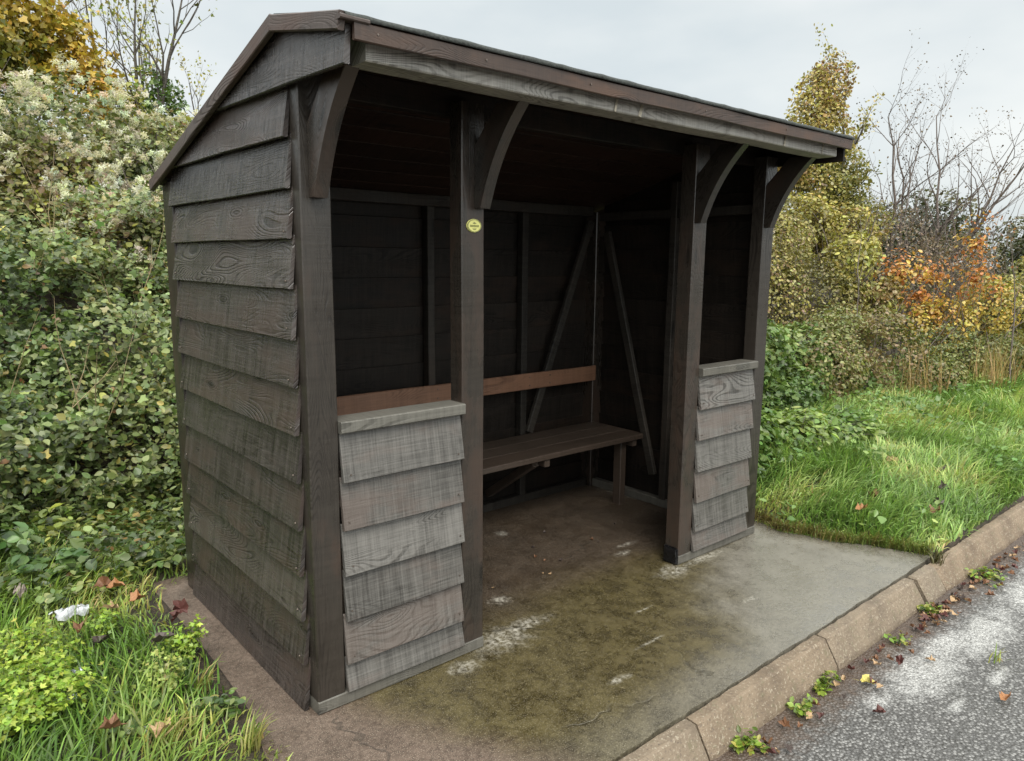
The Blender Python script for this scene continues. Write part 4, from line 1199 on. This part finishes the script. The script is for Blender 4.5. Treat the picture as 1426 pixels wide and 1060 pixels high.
# tufts of yellowing long grass over the earth strip
for (x, y, n, lb) in ((-.27, .36, 46, 'yellowing grass tuft leaning over the brown earth strip'), (-.24, -.02, 60, 'bright grass tuft at the bottom edge beside the earth strip'), (-.42, .16, 60, 'tuft of dying straw-green grass near the bottom left'), (3.02, -.83, 46, 'dark clump of soil and grass sitting on the kerb'), (2.4, -1.30, 9, 'green blades lying flat on the road by the powder')):
    zz = {3.02: .0, 2.4: -.115}.get(x, gz(x, y))
    P = np.stack([RNG.normal(x, .018, n).clip(x - .03, x + .03), RNG.normal(y, .018, n).clip(y - .03, y + .03), np.full(n, zz)], 1)
    dk = x == 3.02
    o = grass_mesh('grass_tuft', P, RNG.uniform(.05, .10, n) if dk or x == 2.4 else RNG.uniform(.06, .15, n), RNG.uniform(.004, .007, n), [(.05, .05, .02), (.09, .085, .04)] if dk else [(.14, .23, .045), (.24, .29, .08), (.29, .28, .12)], None, np.array([[.5, -.3, 0]]), .8, droop=1.3 if x == 2.4 else 1.0)
    tag(o, lb, 'grass tuft')

# ------------------------------------------------------------------ fallen leaves and litter
def leafmesh(seed, col):
    rnd = random.Random(seed)
    pts = [(0, -.48), (.18, -.34), (.40, -.30), (.38, -.10), (.50, .12), (.33, .18), (.24, .38), (0, .60), (-.22, .36), (-.34, .18), (-.48, .14), (-.39, -.08), (-.40, -.28), (-.16, -.34)]
    bm = bmesh.new()
    c = bm.verts.new((0, 0, .02))
    vs = [bm.verts.new((x * rnd.uniform(.8, 1.15), y * rnd.uniform(.85, 1.1), .02 + abs(x) ** 1.3 * rnd.uniform(.2, 1.5) + rnd.uniform(0, .2))) for x, y in pts]
    for k in range(len(vs)):
        bm.faces.new((c, vs[k], vs[(k + 1) % len(vs)]))
    st = [bm.verts.new(q) for q in ((.014, -.48, .03), (-.014, -.48, .03), (0, -.95, .10))]
    bm.faces.new(st)
    me = bpy.data.meshes.new('fallen_leaf'); bm.to_mesh(me); bm.free()
    me.materials.append(M[col])
    return me
for nm, cc in (('lf_brown', (.16, .075, .035)), ('lf_orange', (.30, .135, .05)), ('lf_tan', (.36, .24, .13)), ('lf_dark', (.07, .052, .045)), ('lf_yellow', (.52, .44, .12)), ('lf_red', (.085, .028, .022))):
    M[nm] = plain('fallen_' + nm[3:], cc, .6, 0, .35, 25)
LM = {k: [leafmesh(i * 7 + j, k) for j in range(2)] for i, k in enumerate(('lf_brown', 'lf_orange', 'lf_tan', 'lf_dark', 'lf_yellow', 'lf_red'))}
LZ = [0]
def fallen(x, y, z, s, col, label, group, tilt=.35):
    LZ[0] += 1
    rnd = random.Random(LZ[0] * 13)
    o = bpy.data.objects.new('fallen_leaf', LM[col][LZ[0] % 2])
    COL.objects.link(o)
    o.location = (x, y, z); o.scale = (s * .62, s * .8, s * .75)
    o.rotation_euler = (rnd.gauss(0, tilt), rnd.gauss(0, tilt), rnd.uniform(0, 6.28))
    tag(o, label, 'leaf', group)
G1 = 'fallen leaves in the left grass'
for (x, y, s, c, lb) in ((-.37, 1.26, .09, 'lf_brown', 'brown leaf in the left grass under the ivy bank'), (-.33, 1.22, .08, 'lf_orange', 'orange-brown leaf beside the brown one below the bank'), (-.40, 1.00, .07, 'lf_tan', 'pale tan curled leaf in the middle of the left grass'),
                         (-.30, 1.02, .075, 'lf_orange', 'orange leaf near the earth strip by the shelter'), (-.50, .72, .08, 'lf_dark', 'dark purple-brown leaf below the white wrapper'), (-.53, .88, .08, 'lf_brown', 'brown leaf just right of the white wrapper'), (-.32, .60, .09, 'lf_dark', 'large grey-brown leaf between two weeds near the earth strip'),
                         (-.62, .52, .075, 'lf_orange', 'rust orange leaf beside the silvery scraps'), (-.46, .10, .08, 'lf_tan', 'light tan leaf at the bottom edge of the left grass'), (-.58, .20, .08, 'lf_brown', 'brown leaf at the very bottom of the left grass'), (-.19, .82, .08, 'lf_red', 'dark red stalky leaf on the earth strip edge'), (-.22, .76, .06, 'lf_red', 'smaller dark red leaf on the earth strip edge')):
    fallen(x, y, gz(x, y) + .095, s * 1.15, c, lb, G1)
G2 = 'fallen leaves in the right grass'
for (x, y, s, c, lb) in ((4.33, -.05, .11, 'lf_tan', 'pale tan leaf high in the middle of the right grass'), (3.50, -.29, .11, 'lf_brown', 'brown curled leaf in the right grass near the concrete'), (3.24, -.34, .10, 'lf_orange', 'reddish leaf in the right grass just above the concrete edge'), (4.02, -.5, .10, 'lf_dark', 'dark leaf in the right grass near the kerb'), (3.55, -.62, .11, 'lf_brown', 'brown crumpled leaf in the right grass by the kerb'), (3.7, -.58, .10, 'lf_dark', 'blackish leaf touching the brown one by the kerb'), (4.4, -.35, .10, 'lf_dark', 'grey shrivelled leaf in the long right grass')):
    fallen(x, y, gz(x, y) + .09, s, c, lb, G2)
G3 = 'fallen leaves on the road'
fallen(1.83, -1.02, -.112, .075, 'lf_yellow', 'pale yellow leaf on the road by the kerb foot', G3, .1)
fallen(2.12, -1.41, -.112, .075, 'lf_orange', 'orange-yellow leaf alone on the grey road', G3, .1)
fallen(1.66, -1.14, -.112, .06, 'lf_red', 'dark red leaf on the road below the gutter', G3, .1)
fallen(2.2, -1.12, -.112, .05, 'lf_tan', 'tan leaf lying in the white powder', G3, .1)
G4 = 'withered leaves heaped in the gutter'
rnd = random.Random(99)
for k in range(120):
    x = rnd.choice((rnd.uniform(.9, 4.0), rnd.uniform(2.4, 3.6))); y = -.94 - abs(rnd.gauss(0, .055))
    fallen(x, y, -.108, rnd.uniform(.028, .06), rnd.choice(('lf_brown', 'lf_brown', 'lf_dark', 'lf_red', 'lf_tan')), 'small withered leaf among the debris in the gutter', G4, .3)
G5 = 'leaf scraps on the shelter floor'
for k in range(16):
    fallen(rnd.uniform(.8, 2.5), rnd.uniform(.15, 1.1), .004, rnd.uniform(.015, .03), rnd.choice(('lf_tan', 'lf_brown', 'lf_dark')), 'tiny dry leaf scrap on the dirty floor inside the shelter', G5, .1)

# crumpled white wrapper and silver scraps
def crumple(name, label, cx, cy, cz, sx, sy, sz_, mat, seed):
    rnd = random.Random(seed)
    bm = bmesh.new()
    bmesh.ops.create_grid(bm, x_segments=16, y_segments=12, size=1)
    for v in bm.verts:
        p = v.co.copy()
        q = np.array([[p.x, p.y, 0.]])
        fold = abs(vnoise(q, 1.6, seed)[0] - .5) * 2.2 + abs(vnoise(q, 3.6, seed + 1)[0] - .5) * 1.4
        sx_ = 1 - .25 * fold
        jx, jy = (vnoise(q, 2.4, seed + 2)[0] - .5) * .5, (vnoise(q, 2.4, seed + 3)[0] - .5) * .6
        v.co = Vector(((p.x + jx) * sx * sx_, (p.y + jy) * sy * sx_, sz_ * (fold * 1.3 - .8 + .9 * (1 - p.y * p.y))))
    bmesh.ops.triangulate(bm, faces=bm.faces[:])
    o = bm_obj(name, bm, M[mat])
    o.location = (cx, cy, cz); o.rotation_euler = (.2, .15, rnd.uniform(.3, .8))
    tag(o, label, 'litter')
M['wrapper'] = plain('white_film', (.48, .50, .51), .28, 0, .35, 45)
M['scrap'] = plain('dirty_paper', (.33, .27, .24), .6, 0, .4, 60)
M['foil'] = plain('silver_foil', (.55, .58, .62), .3, .5, .4, 60)
crumple('plastic_wrapper', 'crumpled white plastic wrapper lying in the long grass', -.53, 1.10, gz(-.53, 1.1) + .085, .075, .036, .022, 'wrapper', 3)
crumple('paper_scrap', 'dirty pinkish-white paper scrap at the left photo edge in the grass', -.66, 1.40, gz(-.66, 1.4) + .10, .024, .018, .03, 'scrap', 9)
crumple('foil_scrap', 'small silvery scrap above its twin beside the rust orange leaf', -.60, .60, gz(-.6, .6) + .08, .022, .015, .012, 'foil', 5)
crumple('foil_scrap', 'small silvery scrap below its twin beside the rust orange leaf', -.64, .45, gz(-.64, .45) + .08, .022, .014, .012, 'foil', 6)

# ------------------------------------------------------------------ camera
yaw, pitch, roll, f = -.70956, -.161456, .00953, 1029.52
cy_, sy_, cp_, sp_ = math.cos(yaw), math.sin(yaw), math.cos(pitch), math.sin(pitch)
fw = Vector((-sy_ * cp_, cy_ * cp_, sp_)); r_ = Vector((cy_, sy_, 0)); u_ = r_.cross(fw)
cr_, sr_ = math.cos(roll), math.sin(roll)
r2 = r_ * cr_ + u_ * sr_; u2 = -r_ * sr_ + u_ * cr_
cam = bpy.data.cameras.new('camera')
cam.sensor_fit = 'HORIZONTAL'; cam.sensor_width = 36; cam.lens = f * 36 / 1426
cam.clip_start = .05; cam.clip_end = 1000
co = bpy.data.objects.new('camera', cam)
mw = Matrix((r2, u2, -fw)).transposed().to_4x4()
mw.translation = Vector((-.9962, -2.1418, 1.5201))
co.matrix_world = mw
COL.objects.link(co)
SC.camera = co

# ------------------------------------------------------------------ light
SUN_EL, SUN_AZ = math.radians(52), math.radians(-155)      # azimuth from +y towards +x
sd = Vector((math.sin(SUN_AZ) * math.cos(SUN_EL), math.cos(SUN_AZ) * math.cos(SUN_EL), math.sin(SUN_EL)))
sl = bpy.data.lights.new('sun', 'SUN'); sl.energy = 1.8; sl.angle = math.radians(35); sl.color = (1, .95, .86)
so = bpy.data.objects.new('sun', sl); COL.objects.link(so)
so.rotation_euler = sd.to_track_quat('Z', 'Y').to_euler()
so.location = (0, -3, 8)

wd_ = bpy.data.worlds.new('World'); SC.world = wd_
wd_.use_nodes = True
nt = wd_.node_tree
bg = nt.nodes['Background']
sky = nt.nodes.new('ShaderNodeTexSky'); sky.sky_type = 'NISHITA'; sky.sun_disc = False
sky.sun_elevation = SUN_EL; sky.sun_rotation = SUN_AZ; sky.dust_density = 3
tc = nt.nodes.new('ShaderNodeTexCoord')
mp = nt.nodes.new('ShaderNodeMapping'); mp.inputs['Scale'].default_value = (1.2, 1.2, 3.2)
nt.links.new(tc.outputs['Generated'], mp.inputs['Vector'])
nz = nt.nodes.new('ShaderNodeTexNoise'); nz.inputs['Scale'].default_value = 1.7; nz.inputs['Detail'].default_value = 5; nz.inputs['Roughness'].default_value = .5
nt.links.new(mp.outputs[0], nz.inputs['Vector'])
rp = nt.nodes.new('ShaderNodeValToRGB')
rp.color_ramp.elements[0].position = .36; rp.color_ramp.elements[0].color = (4.35, 4.75, 4.85, 1)
rp.color_ramp.elements[1].position = .64; rp.color_ramp.elements[1].color = (5.8, 5.95, 5.8, 1)
nt.links.new(nz.outputs[0], rp.inputs[0])
sp_n = nt.nodes.new('ShaderNodeSeparateXYZ'); nt.links.new(tc.outputs['Generated'], sp_n.inputs[0])
mr = nt.nodes.new('ShaderNodeMapRange'); mr.interpolation_type = 'SMOOTHSTEP'
for i, v in enumerate((.32, .95, 1.0, 3.2)): mr.inputs[i + 1].default_value = v
nt.links.new(sp_n.outputs[2], mr.inputs[0])
# the cloud is brighter on the sun's side (behind the photographer)
dp = nt.nodes.new('ShaderNodeVectorMath'); dp.operation = 'DOT_PRODUCT'
nt.links.new(tc.outputs['Generated'], dp.inputs[0]); dp.inputs[1].default_value = tuple(Vector((sd.x, sd.y, .55)).normalized())
m2 = nt.nodes.new('ShaderNodeMapRange'); m2.interpolation_type = 'SMOOTHSTEP'
for i, v in enumerate((.25, 1.0, 1.0, 2.6)): m2.inputs[i + 1].default_value = v
nt.links.new(dp.outputs['Value'], m2.inputs[0])
mm = nt.nodes.new('ShaderNodeMath'); mm.operation = 'MAXIMUM'
nt.links.new(mr.outputs[0], mm.inputs[0]); nt.links.new(m2.outputs[0], mm.inputs[1])
ml = nt.nodes.new('ShaderNodeVectorMath'); ml.operation = 'SCALE'
nt.links.new(rp.outputs[0], ml.inputs[0]); nt.links.new(mm.outputs[0], ml.inputs['Scale'])
mx = nt.nodes.new('ShaderNodeMix'); mx.data_type = 'RGBA'; mx.inputs[0].default_value = .90
nt.links.new(sky.outputs[0], mx.inputs[6]); nt.links.new(ml.outputs[0], mx.inputs[7])
nt.links.new(mx.outputs[2], bg.inputs['Color'])
bg.inputs['Strength'].default_value = .1

vs = SC.view_settings
vs.view_transform = 'Standard'; vs.look = 'None'; vs.exposure = .75; vs.gamma = 1
try: vs.use_curve_mapping = False
except Exception: pass
SC.cycles.max_bounces = 5; SC.cycles.diffuse_bounces = 2; SC.cycles.glossy_bounces = 2; SC.cycles.transmission_bounces = 2
SC.cycles.use_denoising = True
try: SC.cycles.use_light_tree = False
except Exception: pass
SC.cycles.caustics_reflective = False; SC.cycles.caustics_refractive = False
bpy.context.view_layer.update()
